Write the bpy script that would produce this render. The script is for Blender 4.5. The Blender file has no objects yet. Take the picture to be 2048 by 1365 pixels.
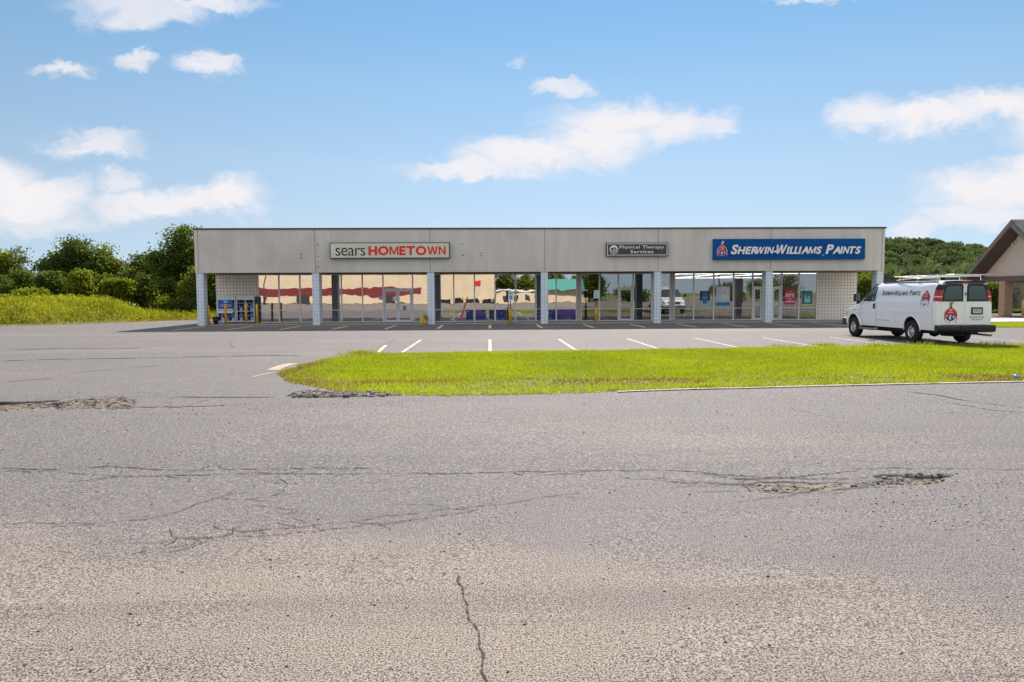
import bpy, bmesh, math, random
import numpy as np
from mathutils import Vector, Matrix, noise as mnoise
random.seed(7); RNG = np.random.default_rng(7)
R = math.radians
scene = bpy.context.scene
COL = scene.collection

# ------------------------------------------------------------------ camera
F = 1480.0                      # focal length in pixels of a 2048 px wide frame
CAMZ = 1.8
cam_d = bpy.data.cameras.new("camera"); cam = bpy.data.objects.new("camera", cam_d); COL.objects.link(cam)
cam_d.sensor_width = 36.0; cam_d.lens = 36.0 * F / 2048.0
cam_d.clip_start = 0.1; cam_d.clip_end = 6000
PITCH, YAW, ROLL = math.atan(94.5 / F), math.atan(44.0 / F), -0.0046
CM = (Matrix.Rotation(-YAW, 4, 'Z') @ Matrix.Rotation(math.pi / 2 - PITCH, 4, 'X') @ Matrix.Rotation(ROLL, 4, 'Z'))
CM.translation = Vector((0, 0, CAMZ))
cam.matrix_world = CM
scene.camera = cam

def ray(px, py):
    return (CM.to_3x3() @ Vector(((px - 1024) / F, -(py - 682.5) / F, -1.0)))
def at(px, py, z=0.0):          # the point of height z seen at a photo pixel
    d = ray(px, py); t = (z - CAMZ) / d.z
    return Vector((d.x * t, d.y * t, z))
def aty(px, py, Y):             # the point of the plane y=Y seen at a photo pixel
    d = ray(px, py); t = Y / d.y
    return Vector((d.x * t, Y, CAMZ + d.z * t))
def atx(px, py, X):
    d = ray(px, py); t = X / d.x
    return Vector((X, d.y * t, CAMZ + d.z * t))

# ------------------------------------------------------------------ light
SUN_DIR = Vector((1.4, 6.9, 5.64)).normalized()      # towards the sun: behind the plaza, a little right
elev = math.asin(SUN_DIR.z); azim = math.atan2(SUN_DIR.x, SUN_DIR.y)
sun_d = bpy.data.lights.new("sun", 'SUN'); sun = bpy.data.objects.new("sun", sun_d); COL.objects.link(sun)
sun_d.energy = 4.6; sun_d.angle = R(0.5); sun_d.color = (1.0, 0.94, 0.85)
sun.rotation_euler = SUN_DIR.to_track_quat('Z', 'Y').to_euler()
scene.view_settings.view_transform = 'Standard'; scene.view_settings.look = 'None'
scene.view_settings.exposure = 0.55; scene.view_settings.gamma = 1.0

world = bpy.data.worlds.new("World"); scene.world = world; world.use_nodes = True
WN, WL = world.node_tree.nodes, world.node_tree.links
def build_world():
    for n in list(WN): WN.remove(n)
    out = WN.new('ShaderNodeOutputWorld'); bg = WN.new('ShaderNodeBackground'); WL.new(bg.outputs[0], out.inputs[0])
    bg.inputs[1].default_value = 0.08
    sky = WN.new('ShaderNodeTexSky'); sky.sky_type = 'NISHITA'; sky.sun_disc = False
    sky.sun_elevation = elev; sky.sun_rotation = azim
    sky.air_density = 1.0; sky.dust_density = 0.0; sky.ozone_density = 2.5; sky.altitude = 400
    tc = WN.new('ShaderNodeTexCoord'); sep = WN.new('ShaderNodeSeparateXYZ'); WL.new(tc.outputs['Generated'], sep.inputs[0])
    def M(op, a, b=None, clamp=False):
        n = WN.new('ShaderNodeMath'); n.operation = op; n.use_clamp = clamp
        for i, v in enumerate((a, b)):
            if v is None: continue
            if isinstance(v, (int, float)): n.inputs[i].default_value = v
            else: WL.new(v, n.inputs[i])
        return n.outputs[0]
    X, Y, Z = sep.outputs
    Yp = M('MAXIMUM', Y, 0.02)
    u = M('DIVIDE', X, Yp); v = M('DIVIDE', Z, Yp)
    comb = WN.new('ShaderNodeCombineXYZ'); WL.new(u, comb.inputs[0]); WL.new(v, comb.inputs[1])
    # wispy distortion of the cloud outlines
    def noisev(scale, amt, zoff, vec, detail=6):
        off = WN.new('ShaderNodeVectorMath'); off.operation = 'ADD'; WL.new(vec, off.inputs[0]); off.inputs[1].default_value = (3.1, 1.7, zoff)
        st = WN.new('ShaderNodeVectorMath'); st.operation = 'MULTIPLY'; WL.new(off.outputs[0], st.inputs[0]); st.inputs[1].default_value = (1.0, 1.7, 1.0)
        n = WN.new('ShaderNodeTexNoise'); n.inputs['Scale'].default_value = scale; n.inputs['Detail'].default_value = detail
        n.inputs['Roughness'].default_value = 0.62
        WL.new(st.outputs[0], n.inputs['Vector'])
        s = WN.new('ShaderNodeVectorMath'); s.operation = 'SUBTRACT'; WL.new(n.outputs['Color'], s.inputs[0]); s.inputs[1].default_value = (0.5, 0.5, 0.5)
        m = WN.new('ShaderNodeVectorMath'); m.operation = 'MULTIPLY'; WL.new(s.outputs[0], m.inputs[0]); m.inputs[1].default_value = (amt, amt * 0.7, 0)
        a = WN.new('ShaderNodeVectorMath'); a.operation = 'ADD'; WL.new(vec, a.inputs[0]); WL.new(m.outputs[0], a.inputs[1])
        return a.outputs[0], n.outputs['Fac']
    p1, f1 = noisev(6.5, 0.115, 0.3, comb.outputs[0])
    p2, f2 = noisev(24.0, 0.065, 4.0, p1, 9)
    ell = [(1245,238,120,34,1),(1345,262,75,36,.95),(1200,288,100,40,1),(1050,318,120,30,1),(930,342,110,15,.9),(1430,255,40,25,.75),
           (1735,232,65,34,.9),(1860,232,120,30,1),(2000,215,120,36,1),(2150,250,120,60,1),
           (1985,385,130,42,1),(2060,350,90,30,1),(1960,440,130,28,.8),(1840,470,50,18,.6),
           (50,400,110,45,1),(-20,370,90,45,1),(330,408,150,30,.95),(465,398,65,36,1),(225,360,45,18,.7),(60,445,130,18,.6),
           (190,290,75,20,.8),(130,142,48,13,.8),(285,120,42,13,.8),(425,138,42,22,.85),(290,18,120,26,.75),(400,2,110,14,.85),
           (1122,180,38,12,.75),(1620,8,70,9,.6),(1040,115,20,6,.35),]
    acc = None
    for (cx, cy, rx, ry, s) in ell:
        d = ray(cx, cy); cu, cv = d.x / d.y, d.z / d.y
        a = WN.new('ShaderNodeVectorMath'); a.operation = 'SUBTRACT'; WL.new(p2, a.inputs[0]); a.inputs[1].default_value = (cu, cv, 0)
        b = WN.new('ShaderNodeVectorMath'); b.operation = 'MULTIPLY'; WL.new(a.outputs[0], b.inputs[0]); b.inputs[1].default_value = (F / (rx * 1.25), F / (ry * 1.25), 0)
        c = WN.new('ShaderNodeVectorMath'); c.operation = 'LENGTH'; WL.new(b.outputs[0], c.inputs[0])
        m = WN.new('ShaderNodeMapRange'); m.interpolation_type = 'SMOOTHSTEP'; WL.new(c.outputs['Value'], m.inputs[0])
        m.inputs[1].default_value = 1.30; m.inputs[2].default_value = 0.30; m.inputs[3].default_value = 0; m.inputs[4].default_value = s
        acc = m.outputs[0] if acc is None else M('MAXIMUM', acc, m.outputs[0])
    # added cloud cover behind the viewer, there to brighten the shaded shop front
    front = M('MULTIPLY', acc, M('GREATER_THAN', Y, 0.05))
    nb = WN.new('ShaderNodeTexNoise'); nb.inputs['Scale'].default_value = 3.0; nb.inputs['Detail'].default_value = 6; WL.new(tc.outputs['Generated'], nb.inputs['Vector'])
    mb = WN.new('ShaderNodeMapRange'); WL.new(nb.outputs['Fac'], mb.inputs[0]); mb.inputs[1].default_value = .36; mb.inputs[2].default_value = .5
    hi = WN.new('ShaderNodeMapRange'); WL.new(Z, hi.inputs[0]); hi.inputs[1].default_value = .05; hi.inputs[2].default_value = .2
    back = M('MULTIPLY', M('MULTIPLY', mb.outputs[0], M('LESS_THAN', Y, 0.05)), hi.outputs[0])
    fac = M('ADD', front, back, True)
    # deepen the blue overhead, keep it pale by the horizon
    el = M('ABSOLUTE', Z)
    ramp = WN.new('ShaderNodeValToRGB'); WL.new(el, ramp.inputs[0])
    cr = ramp.color_ramp
    cr.elements[0].position = 0.0; cr.elements[0].color = (.44, .60, .97, 1)
    cr.elements[1].position = 0.62; cr.elements[1].color = (1, 1, 1, 1)
    for p_, c_ in ((.087, (.78, .73, .78)), (.17, (1.0, .91, .84)), (.26, (1.02, 1.03, .94)), (.36, (.90, 1.09, 1.04))):
        e = cr.elements.new(p_); e.color = c_ + (1,)
    mul = WN.new('ShaderNodeMix'); mul.data_type = 'RGBA'; mul.blend_type = 'MULTIPLY'; mul.inputs[0].default_value = 1
    WL.new(sky.outputs[0], mul.inputs[6]); WL.new(ramp.outputs[0], mul.inputs[7])
    mix = WN.new('ShaderNodeMix'); mix.data_type = 'RGBA'; WL.new(fac, mix.inputs[0]); WL.new(mul.outputs[2], mix.inputs[6])
    cl = WN.new('ShaderNodeMix'); cl.data_type = 'RGBA'; WL.new(f2, cl.inputs[0]); cl.inputs[6].default_value = CLOUD_A; cl.inputs[7].default_value = CLOUD_B
    lit = WN.new('ShaderNodeMix'); lit.data_type = 'RGBA'; WL.new(M('LESS_THAN', Y, 0.05), lit.inputs[0]); WL.new(cl.outputs[2], lit.inputs[6]); lit.inputs[7].default_value = (8.0, 8.0, 8.0, 1)   # fill brightness of the added back clouds
    WL.new(lit.outputs[2], mix.inputs[7]); WL.new(mix.outputs[2], bg.inputs[0])
CLOUD_A, CLOUD_B = (7.3, 7.2, 7.6, 1), (8.3, 8.0, 8.1, 1)
build_world()

# ------------------------------------------------------------------ helpers: materials
MATS = {}
def new_mat(name):
    m = bpy.data.materials.new(name); m.use_nodes = True
    nt = m.node_tree; b = nt.nodes['Principled BSDF']
    return m, nt.nodes, nt.links, b
def mat(name, c, rough=0.6, metal=0.0, nscale=0, namt=0.15, bump=0, emit=None, estr=0, spec=None, coat=0):
    if name in MATS: return MATS[name]
    m, N, L, b = new_mat(name)
    c = tuple(c) + (1,) if len(c) == 3 else c
    b.inputs['Base Color'].default_value = c; b.inputs['Roughness'].default_value = rough; b.inputs['Metallic'].default_value = metal
    if spec is not None: b.inputs['Specular IOR Level'].default_value = spec
    if coat: b.inputs['Coat Weight'].default_value = coat; b.inputs['Coat Roughness'].default_value = 0.05
    if nscale:
        tc = N.new('ShaderNodeTexCoord'); n = N.new('ShaderNodeTexNoise'); n.inputs['Scale'].default_value = nscale; n.inputs['Detail'].default_value = 6
        L.new(tc.outputs['Object'], n.inputs['Vector'])
        mr = N.new('ShaderNodeMapRange'); L.new(n.outputs['Fac'], mr.inputs[0]); mr.inputs[1].default_value = .3; mr.inputs[2].default_value = .7
        mr.inputs[3].default_value = 1 - namt; mr.inputs[4].default_value = 1 + namt
        mx = N.new('ShaderNodeVectorMath'); mx.operation = 'SCALE'; mx.inputs[0].default_value = c[:3]; L.new(mr.outputs[0], mx.inputs['Scale'])
        L.new(mx.outputs[0], b.inputs['Base Color'])
        if bump:
            bp = N.new('ShaderNodeBump'); bp.inputs['Strength'].default_value = bump; bp.inputs['Distance'].default_value = 0.01
            L.new(n.outputs['Fac'], bp.inputs['Height']); L.new(bp.outputs[0], b.inputs['Normal'])
    if emit: b.inputs['Emission Color'].default_value = tuple(emit) + (1,); b.inputs['Emission Strength'].default_value = estr
    MATS[name] = m; return m
class NB:                      # tiny node-graph helper
    def __init__(s, m): s.N, s.L = m.node_tree.nodes, m.node_tree.links; s.tc = s.N.new('ShaderNodeTexCoord')
    def link(s, a, b): s.L.new(a, b)
    def math(s, op, a, b=None, clamp=False):
        n = s.N.new('ShaderNodeMath'); n.operation = op; n.use_clamp = clamp
        for i, v in enumerate((a, b)):
            if v is None: continue
            if isinstance(v, (int, float)): n.inputs[i].default_value = v
            else: s.L.new(v, n.inputs[i])
        return n.outputs[0]
    def noise(s, scale, detail=5, rough=.55, stretch=None, src=None, w=0):
        v = src if src is not None else s.tc.outputs['Object']
        if stretch or w:
            k = s.N.new('ShaderNodeMapping'); s.L.new(v, k.inputs[0]); k.inputs['Scale'].default_value = stretch or (1, 1, 1); k.inputs['Location'].default_value = (w, w * .7, w * .3); v = k.outputs[0]
        n = s.N.new('ShaderNodeTexNoise'); n.inputs['Scale'].default_value = scale; n.inputs['Detail'].default_value = detail; n.inputs['Roughness'].default_value = rough
        s.L.new(v, n.inputs['Vector']); return n.outputs['Fac']
    def rng(s, v, a, b, c=0, d=1, smooth=True):
        n = s.N.new('ShaderNodeMapRange'); n.interpolation_type = 'SMOOTHSTEP' if smooth else 'LINEAR'; s.L.new(v, n.inputs[0])
        for i, q in enumerate((a, b, c, d)): n.inputs[i + 1].default_value = q
        return n.outputs[0]
    def mix(s, f, a, b, blend='MIX'):
        n = s.N.new('ShaderNodeMix'); n.data_type = 'RGBA'; n.blend_type = blend
        for i, v in ((0, f), (6, a), (7, b)):
            if isinstance(v, (int, float)): n.inputs[i].default_value = v
            elif isinstance(v, tuple): n.inputs[i].default_value = v if len(v) == 4 else v + (1,)
            else: s.L.new(v, n.inputs[i])
        return n.outputs[2]
    def attr(s, name):
        n = s.N.new('ShaderNodeAttribute'); n.attribute_name = name; return n.outputs['Fac']
    def bump(s, h, strength, dist, b):
        n = s.N.new('ShaderNodeBump'); n.inputs['Strength'].default_value = strength; n.inputs['Distance'].default_value = dist
        s.L.new(h, n.inputs['Height']); s.L.new(n.outputs[0], b.inputs['Normal'])

# ------------------------------------------------------------------ helpers: meshes
def tag(o, label=None, cat=None, group=None, kind=None):
    if label: o['label'] = label
    if cat: o['category'] = cat
    if group: o['group'] = group
    if kind: o['kind'] = kind
    return o
def empty(name, loc=(0, 0, 0), rz=0, parent=None):
    o = bpy.data.objects.new(name, None); COL.objects.link(o); o.location = loc; o.rotation_euler = (0, 0, rz); o.empty_display_size = 0.2
    if parent: o.parent = parent
    return o
def link_mesh(name, me, parent=None, mats=()):
    o = bpy.data.objects.new(name, me); COL.objects.link(o)
    for m in mats: me.materials.append(m)
    if parent: o.parent = parent
    return o
class MB:
    def __init__(s): s.v = []; s.f = []; s.mi = []; s.sm = []
    def add(s, vs, fs, m=0, smooth=False):
        o = len(s.v); s.v += [tuple(p) for p in vs]
        for f in fs: s.f.append(tuple(o + i for i in f)); s.mi.append(m); s.sm.append(smooth)
        return s
    def box(s, a, b, m=0, rot=None, piv=None):
        x0, y0, z0 = a; x1, y1, z1 = b
        vs = [(x0,y0,z0),(x1,y0,z0),(x1,y1,z0),(x0,y1,z0),(x0,y0,z1),(x1,y0,z1),(x1,y1,z1),(x0,y1,z1)]
        if rot is not None:
            pv = Vector(piv if piv else ((x0+x1)/2, (y0+y1)/2, (z0+z1)/2)); vs = [rot @ (Vector(p) - pv) + pv for p in vs]
        return s.add(vs, [(0,3,2,1),(4,5,6,7),(0,1,5,4),(1,2,6,5),(2,3,7,6),(3,0,4,7)], m)
    def tube(s, pts, rad, n=8, m=0, caps=True, smooth=True):
        pts = [Vector(p) for p in pts]; rad = rad if isinstance(rad, (list, tuple)) else [rad] * len(pts)
        vs = []; fs = []
        for i, p in enumerate(pts):
            t = (pts[min(i+1, len(pts)-1)] - pts[max(i-1, 0)]).normalized()
            a = t.orthogonal().normalized() if i == 0 else (pa - t * pa.dot(t)).normalized()
            pa = a; b = t.cross(a)
            for k in range(n):
                w = 2 * math.pi * k / n; vs.append(p + (a * math.cos(w) + b * math.sin(w)) * rad[i])
        for i in range(len(pts) - 1):
            for k in range(n): fs.append((i*n+k, i*n+(k+1) % n, (i+1)*n+(k+1) % n, (i+1)*n+k))
        s.add(vs, fs, m, smooth)
        if caps:
            s.add(vs[:n], [tuple(range(n))[::-1]], m); s.add(vs[-n:], [tuple(range(n))], m)
        return s
    def lathe(s, prof, n=24, axis='z', c=(0, 0, 0), m=0, smooth=True):
        vs = []; fs = []
        for (r, h) in prof:
            for k in range(n):
                w = 2 * math.pi * k / n; x, y = r * math.cos(w), r * math.sin(w)
                p = (x, y, h) if axis == 'z' else ((x, h, y) if axis == 'y' else (h, x, y))
                vs.append((p[0]+c[0], p[1]+c[1], p[2]+c[2]))
        for i in range(len(prof) - 1):
            for k in range(n): fs.append((i*n+k, i*n+(k+1) % n, (i+1)*n+(k+1) % n, (i+1)*n+k))
        return s.add(vs, fs, m, smooth)
    def prism(s, poly, a, b, m=0, axis='y'):      # polygon in two axes extruded along the third
        def P(p, t): return (p[0], t, p[1]) if axis == 'y' else ((t, p[0], p[1]) if axis == 'x' else (p[0], p[1], t))
        n = len(poly); vs = [P(p, a) for p in poly] + [P(p, b) for p in poly]
        return s.add(vs, [tuple(range(n)), tuple(range(n, 2*n))[::-1]] + [(i, (i+1) % n + 0, (i+1) % n + n, i+n)[::-1] for i in range(n)], m)
    def build(s, name, mats, parent=None, fix=True, bevel=0):
        me = bpy.data.meshes.new(name); me.from_pydata(s.v, [], s.f)
        mats = mats if isinstance(mats, (list, tuple)) else [mats]
        for m in mats: me.materials.append(m)
        me.polygons.foreach_set('material_index', s.mi); me.polygons.foreach_set('use_smooth', s.sm)
        if fix:
            bm = bmesh.new(); bm.from_mesh(me); bmesh.ops.remove_doubles(bm, verts=bm.verts, dist=1e-5); bmesh.ops.recalc_face_normals(bm, faces=bm.faces)
            bm.to_mesh(me); bm.free()
        me.update()
        o = bpy.data.objects.new(name, me); COL.objects.link(o)
        if parent: o.parent = parent
        if bevel:
            md = o.modifiers.new('bevel', 'BEVEL'); md.width = bevel; md.segments = 2; md.limit_method = 'ANGLE'
        return o
def np_mesh(name, V, Fc, mats, parent=None, tone=None, uvz=None):
    me = bpy.data.meshes.new(name); V = np.asarray(V, np.float32); Fc = np.asarray(Fc, np.int32); M_, k = Fc.shape
    me.vertices.add(len(V)); me.vertices.foreach_set('co', V.ravel())
    me.loops.add(M_ * k); me.loops.foreach_set('vertex_index', Fc.ravel())
    me.polygons.add(M_); me.polygons.foreach_set('loop_start', np.arange(M_, dtype=np.int32) * k)
    if tone is not None:
        a = me.attributes.new('tone', 'FLOAT', 'FACE'); a.data.foreach_set('value', np.asarray(tone, np.float32))
    me.update(calc_edges=True)
    return link_mesh(name, me, parent, mats)
def text_mesh(body, size=1.0, shear=0.0, bold=0.0, spacing=1.0, align='LEFT'):
    cu = bpy.data.curves.new('txt', 'FONT'); cu.body = body; cu.size = size; cu.shear = shear; cu.offset = bold
    cu.space_character = spacing; cu.align_x = align; cu.resolution_u = 4
    o = bpy.data.objects.new('txt', cu); COL.objects.link(o)
    dg = bpy.context.evaluated_depsgraph_get(); dg.update()
    me = bpy.data.meshes.new_from_object(o.evaluated_get(dg)); 
    vs = [Vector(v.co) for v in me.vertices]; fs = [tuple(p.vertices) for p in me.polygons]
    bpy.data.objects.remove(o); bpy.data.curves.remove(cu); bpy.data.meshes.remove(me)
    return vs, fs
def glyph(ch, t=.17):
    """own heavy M, W, N outlines (unit height)"""
    if ch == 'N': return [(0,0),(t,0),(t,.66),(.58-t*.1,0),(.72,0),(.72,1),(.72-t,1),(.72-t,.34),(.14+t*.1,1),(0,1)]
    if ch == 'M': return [(0,0),(t,0),(t,.70),(.40,0),(.52,0),(.92-t,.70),(.92-t,0),(.92,0),(.92,1),(.92-t*1.25,1),(.46,.30),(t*1.25,1),(0,1)]
    return [(0,1),(.22,0),(.40,0),(.54,.62),(.68,0),(.86,0),(1.08,1),(1.08-t*1.05,1),(.77,.30),(.62,1),(.46,1),(.31,.30),(t*1.05,1)]
def heavy_text(body, size=1.0, shear=0.0, bold=0.0, spacing=1.0):
    V, Fs, cx = [], [], 0.0
    for ch in body:
        if ch == ' ': cx += .3 * size; continue
        if ch in 'MWN':
            p = glyph(ch, .10 + bold * 1.6); H = .70 * size; vs = [(a * H * 1.08 + b * H * shear, b * H) for a, b in p]
            bm = bmesh.new(); bv = [bm.verts.new((a, b, 0)) for a, b in vs]; f = bm.faces.new(bv); f.normal_update(); bmesh.ops.triangulate(bm, faces=[f]); bm.verts.index_update()
            fs = [tuple(v.index for v in g.verts) for g in bm.faces]; bm.free()
        else:
            v3, fs = text_mesh(ch, size=size, shear=shear, bold=bold * size); vs = [(v.x, v.y) for v in v3]
        mn = min(v[0] for v in vs); lo = len(V); base0 = vs
        wdt = max(v[0] for v in vs) - mn
        V += [(v[0] - mn + cx, v[1]) for v in vs]; Fs += [tuple(i + lo for i in f) for f in fs]; cx += wdt + .055 * size * spacing - shear * .70 * size * .75
    return V, Fs
def fit_text(body, x0, x1, z0, z1, **kw):
    """2-D letter mesh stretched into the rectangle x0..x1, z0..z1 (the letters' own extent)."""
    if kw.get('bold', 0) >= .03: vs, fs = heavy_text(body, **kw); vs = [Vector((a, b, 0)) for a, b in vs]
    else: vs, fs = text_mesh(body, **kw)
    ax = [v.x for v in vs]; az = [v.y for v in vs]
    sx = (x1 - x0) / (max(ax) - min(ax)); sz = (z1 - z0) / (max(az) - min(az))
    return [((v.x - min(ax)) * sx + x0, (v.y - min(az)) * sz + z0) for v in vs], fs
def small_caps(words, x0, x1, z0, z1, ratio=0.78, shear=0.25, bold=0.03, gap=0.28):
    """(words) with a tall first letter each, in italic capitals; returns 2-D verts, faces."""
    V, Fs, cx = [], [], 0.0
    for w in words:
        for part, s in ((w[0], 1.0), (w[1:], ratio)):
            if not part: continue
            vs, fs = heavy_text(part, size=s, shear=shear, bold=bold)
            mn = min(v[0] for v in vs); mx = max(v[0] for v in vs); o = len(V)
            V += [(v[0] - mn + cx, v[1]) for v in vs]; Fs += [tuple(i + o for i in f) for f in fs]
            cx += mx - mn + (.05 - shear * .70 * s * .75 if part == w[0] else 0)
        cx += gap if not w.endswith('-') else -0.02
    ax = [v[0] for v in V]; az = [v[1] for v in V]
    sx = (x1 - x0) / (max(ax) - min(ax)); sz = (z1 - z0) / (max(az) - min(az))
    return [((a - min(ax)) * sx + x0, (b - min(az)) * sz + z0) for a, b in V], Fs

# ------------------------------------------------------------------ materials
M_fascia, N_, L_, b_ = new_mat('weathered_concrete'); n = NB(M_fascia)
st = n.noise(1.0, 6, .6, stretch=(2.2, 1, .25)); bl = n.noise(.35, 5, .6, w=5); fine = n.noise(30, 4)
c = n.mix(n.rng(st, .3, .7), (.60, .565, .52), (.68, .645, .60)); c = n.mix(n.math('MULTIPLY', n.rng(bl, .45, .7), .6), c, (.48, .455, .425))
c = n.mix(n.math('MULTIPLY', n.rng(fine, .4, .7), .12), c, (.75, .70, .65))
n.link(c, b_.inputs['Base Color']); b_.inputs['Roughness'].default_value = .9; n.bump(fine, .25, .01, b_)

def block_material(name, ca, cb, mortar, bw=.203, bh=.203, stain=.3):
    m, N, L, b = new_mat(name); n = NB(m); g = N.new('ShaderNodeNewGeometry')
    sp = N.new('ShaderNodeSeparateXYZ'); L.new(n.tc.outputs['Object'], sp.inputs[0])
    # pick x or y as the horizontal by the face normal
    sn = N.new('ShaderNodeSeparateXYZ'); L.new(g.outputs['True Normal'], sn.inputs[0])
    ax = n.math('ABSOLUTE', sn.outputs[0]); use_y = n.math('GREATER_THAN', ax, .6)
    h = n.math('ADD', n.math('MULTIPLY', sp.outputs[1], use_y), n.math('MULTIPLY', sp.outputs[0], n.math('SUBTRACT', 1.0, use_y)))
    cb_ = N.new('ShaderNodeCombineXYZ'); L.new(h, cb_.inputs[0]); L.new(sp.outputs[2], cb_.inputs[1])
    br = N.new('ShaderNodeTexBrick'); L.new(cb_.outputs[0], br.inputs['Vector']); br.offset = 0.0 if bw == bh else .5; br.squash = 1
    br.inputs['Scale'].default_value = 1; br.inputs['Mortar Size'].default_value = .009 if bw > .1 else .005; br.inputs['Mortar Smooth'].default_value = .2
    br.inputs['Brick Width'].default_value = bw; br.inputs['Row Height'].default_value = bh; br.inputs['Bias'].default_value = 0
    br.inputs['Color1'].default_value = ca + (1,); br.inputs['Color2'].default_value = cb + (1,); br.inputs['Mortar'].default_value = mortar + (1,)
    nn = n.noise(1.3, 6, .6); c = n.mix(n.math('MULTIPLY', n.rng(nn, .4, .75), stain), br.outputs['Color'], tuple(x * .6 for x in ca))
    L.new(c, b.inputs['Base Color']); b.inputs['Roughness'].default_value = .85
    n.bump(n.math('SUBTRACT', 1.0, br.outputs['Fac']), .6, .008, b); return m
M_block = block_material('painted_block', (.93, .86, .76), (.88, .81, .72), (.16, .145, .14))
M_colblk = block_material('column_block', (.74, .83, .93), (.68, .78, .89), (.38, .43, .50), .203, .203, .15)
M_brick = block_material('tan_brick', (.58, .34, .21), (.70, .46, .30), (.40, .32, .25), .23, .075, .1)
M_brick2 = block_material('pale_brick', (.50, .40, .32), (.44, .34, .26), (.45, .38, .32), .23, .075, .1)

# asphalt
M_asph, N_, L_, b_ = new_mat('worn_asphalt'); n = NB(M_asph)
sp = N_.new('ShaderNodeSeparateXYZ'); L_.new(n.tc.outputs['Object'], sp.inputs[0])
big = n.noise(.16, 5, .6, stretch=(.35, 1, 1)); mid = n.noise(.9, 5, .6, stretch=(.35, 1, 1), w=11); grain = n.noise(95, 3, .7); gr2 = n.noise(22, 4, .7, w=3)
near = n.rng(n.math('ADD', sp.outputs[1], n.math('ADD', n.math('MULTIPLY', sp.outputs[0], .30), n.math('MULTIPLY', n.noise(.9, 4, .6, w=81), 1.2))), 4.4, 6.4, 1, 0)
tanf = n.math('MULTIPLY', n.rng(n.math('ADD', big, n.math('MULTIPLY', near, .24)), .50, .70), .9)
dist = sp.outputs[1]
g3 = n.noise(30, 3, .7, w=61); g4 = n.noise(11, 3, .7, w=71)
grc = n.noise(50, 4, .75, w=21, stretch=(.7, 1, 1))
base = n.mix(tanf, (.262, .238, .236), (.42, .345, .285))
base = n.mix(n.math('MULTIPLY', n.rng(mid, .45, .75), .45), base, (.20, .185, .185))
base = n.mix(n.rng(n.noise(.35, 6, .6, w=31), .55, .72, 0, .35), base, (.40, .36, .33))
base = n.mix(n.rng(n.noise(1.0, 5, .65, stretch=(.07, 1.1, 1), w=41), .52, .68, 0, .40), base, (.19, .172, .168))
base = n.mix(n.rng(n.noise(2.5, 5, .7, w=51), .56, .70, 0, .30), base, (.36, .27, .20))
base = n.mix(n.rng(grain, .40, .54, 1.0, 0), base, (.035, .03, .028))
base = n.mix(n.rng(grc, .36, .46, .80, 0), base, (.045, .038, .034))
base = n.mix(n.rng(grain, .56, .70, 0, .65), base, (.68, .60, .53))
base = n.mix(n.rng(gr2, .58, .72, 0, .3), base, (.55, .48, .42))
base = n.mix(n.math('MULTIPLY', n.rng(g3, .40, .52, 1, 0), n.rng(dist, 4, 8, 0, .55)), base, (.07, .062, .062))
base = n.mix(n.math('MULTIPLY', n.rng(g3, .55, .66), n.rng(dist, 4, 8, 0, .45)), base, (.48, .44, .42))
base = n.mix(n.math('MULTIPLY', n.rng(g4, .38, .50, 1, 0), n.rng(dist, 12, 24, 0, .28)), base, (.08, .072, .074))
base = n.mix(n.math('MULTIPLY', n.rng(g4, .56, .68), n.rng(dist, 12, 24, 0, .3)), base, (.42, .39, .375))
vor = N_.new('ShaderNodeTexVoronoi'); vor.inputs['Scale'].default_value = 6.5; L_.new(n.tc.outputs['Object'], vor.inputs['Vector'])
spk = n.rng(vor.outputs['Distance'], .06, .075, 1, 0); spk = n.math('MULTIPLY', spk, n.math('GREATER_THAN', n.noise(3, 2, .5, w=9), .55))
base = n.mix(n.math('MULTIPLY', spk, .85), base, (.03, .028, .028))
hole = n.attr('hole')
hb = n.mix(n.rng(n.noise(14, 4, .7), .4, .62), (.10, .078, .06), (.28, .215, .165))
base = n.mix(n.rng(hole, .10, .40), base, (.035, .030, .028)); base = n.mix(n.rng(hole, .60, .85), base, hb)  # broken rim walls painted dark to deepen their shade, floor left as gravel
n.link(base, b_.inputs['Base Color']); b_.inputs['Roughness'].default_value = .85; b_.inputs['Specular IOR Level'].default_value = .3
n.bump(n.math('ADD', n.math('MULTIPLY', grain, .6), n.math('MULTIPLY', gr2, .8)), .7, .012, b_)

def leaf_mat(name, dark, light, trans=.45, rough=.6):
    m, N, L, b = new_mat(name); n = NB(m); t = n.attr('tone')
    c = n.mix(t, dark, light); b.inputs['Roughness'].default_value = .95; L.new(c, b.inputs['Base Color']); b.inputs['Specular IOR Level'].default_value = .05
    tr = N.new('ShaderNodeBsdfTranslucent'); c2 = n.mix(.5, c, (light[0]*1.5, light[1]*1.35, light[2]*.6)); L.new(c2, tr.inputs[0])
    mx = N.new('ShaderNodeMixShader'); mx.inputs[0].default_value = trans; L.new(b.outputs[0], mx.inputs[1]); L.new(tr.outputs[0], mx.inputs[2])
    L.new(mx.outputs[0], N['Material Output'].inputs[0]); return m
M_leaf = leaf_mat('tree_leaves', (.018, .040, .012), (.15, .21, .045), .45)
M_leafy = leaf_mat('sunny_leaves', (.05, .09, .015), (.22, .27, .045), .45)
M_leafo = leaf_mat('olive_leaves', (.035, .06, .012), (.26, .31, .04), .5)
M_forest = leaf_mat('forest_leaves', (.032, .055, .040), (.175, .235, .095), .25)  # greens shifted bluish, distance haze put into the colour
M_grass = leaf_mat('lawn_blades', (.10, .185, .010), (.42, .50, .03), .5)
M_weed = leaf_mat('bank_weeds', (.07, .11, .01), (.40, .42, .04), .45)
M_dry = leaf_mat('dry_grass', (.17, .11, .035), (.40, .28, .09), .3)
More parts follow.
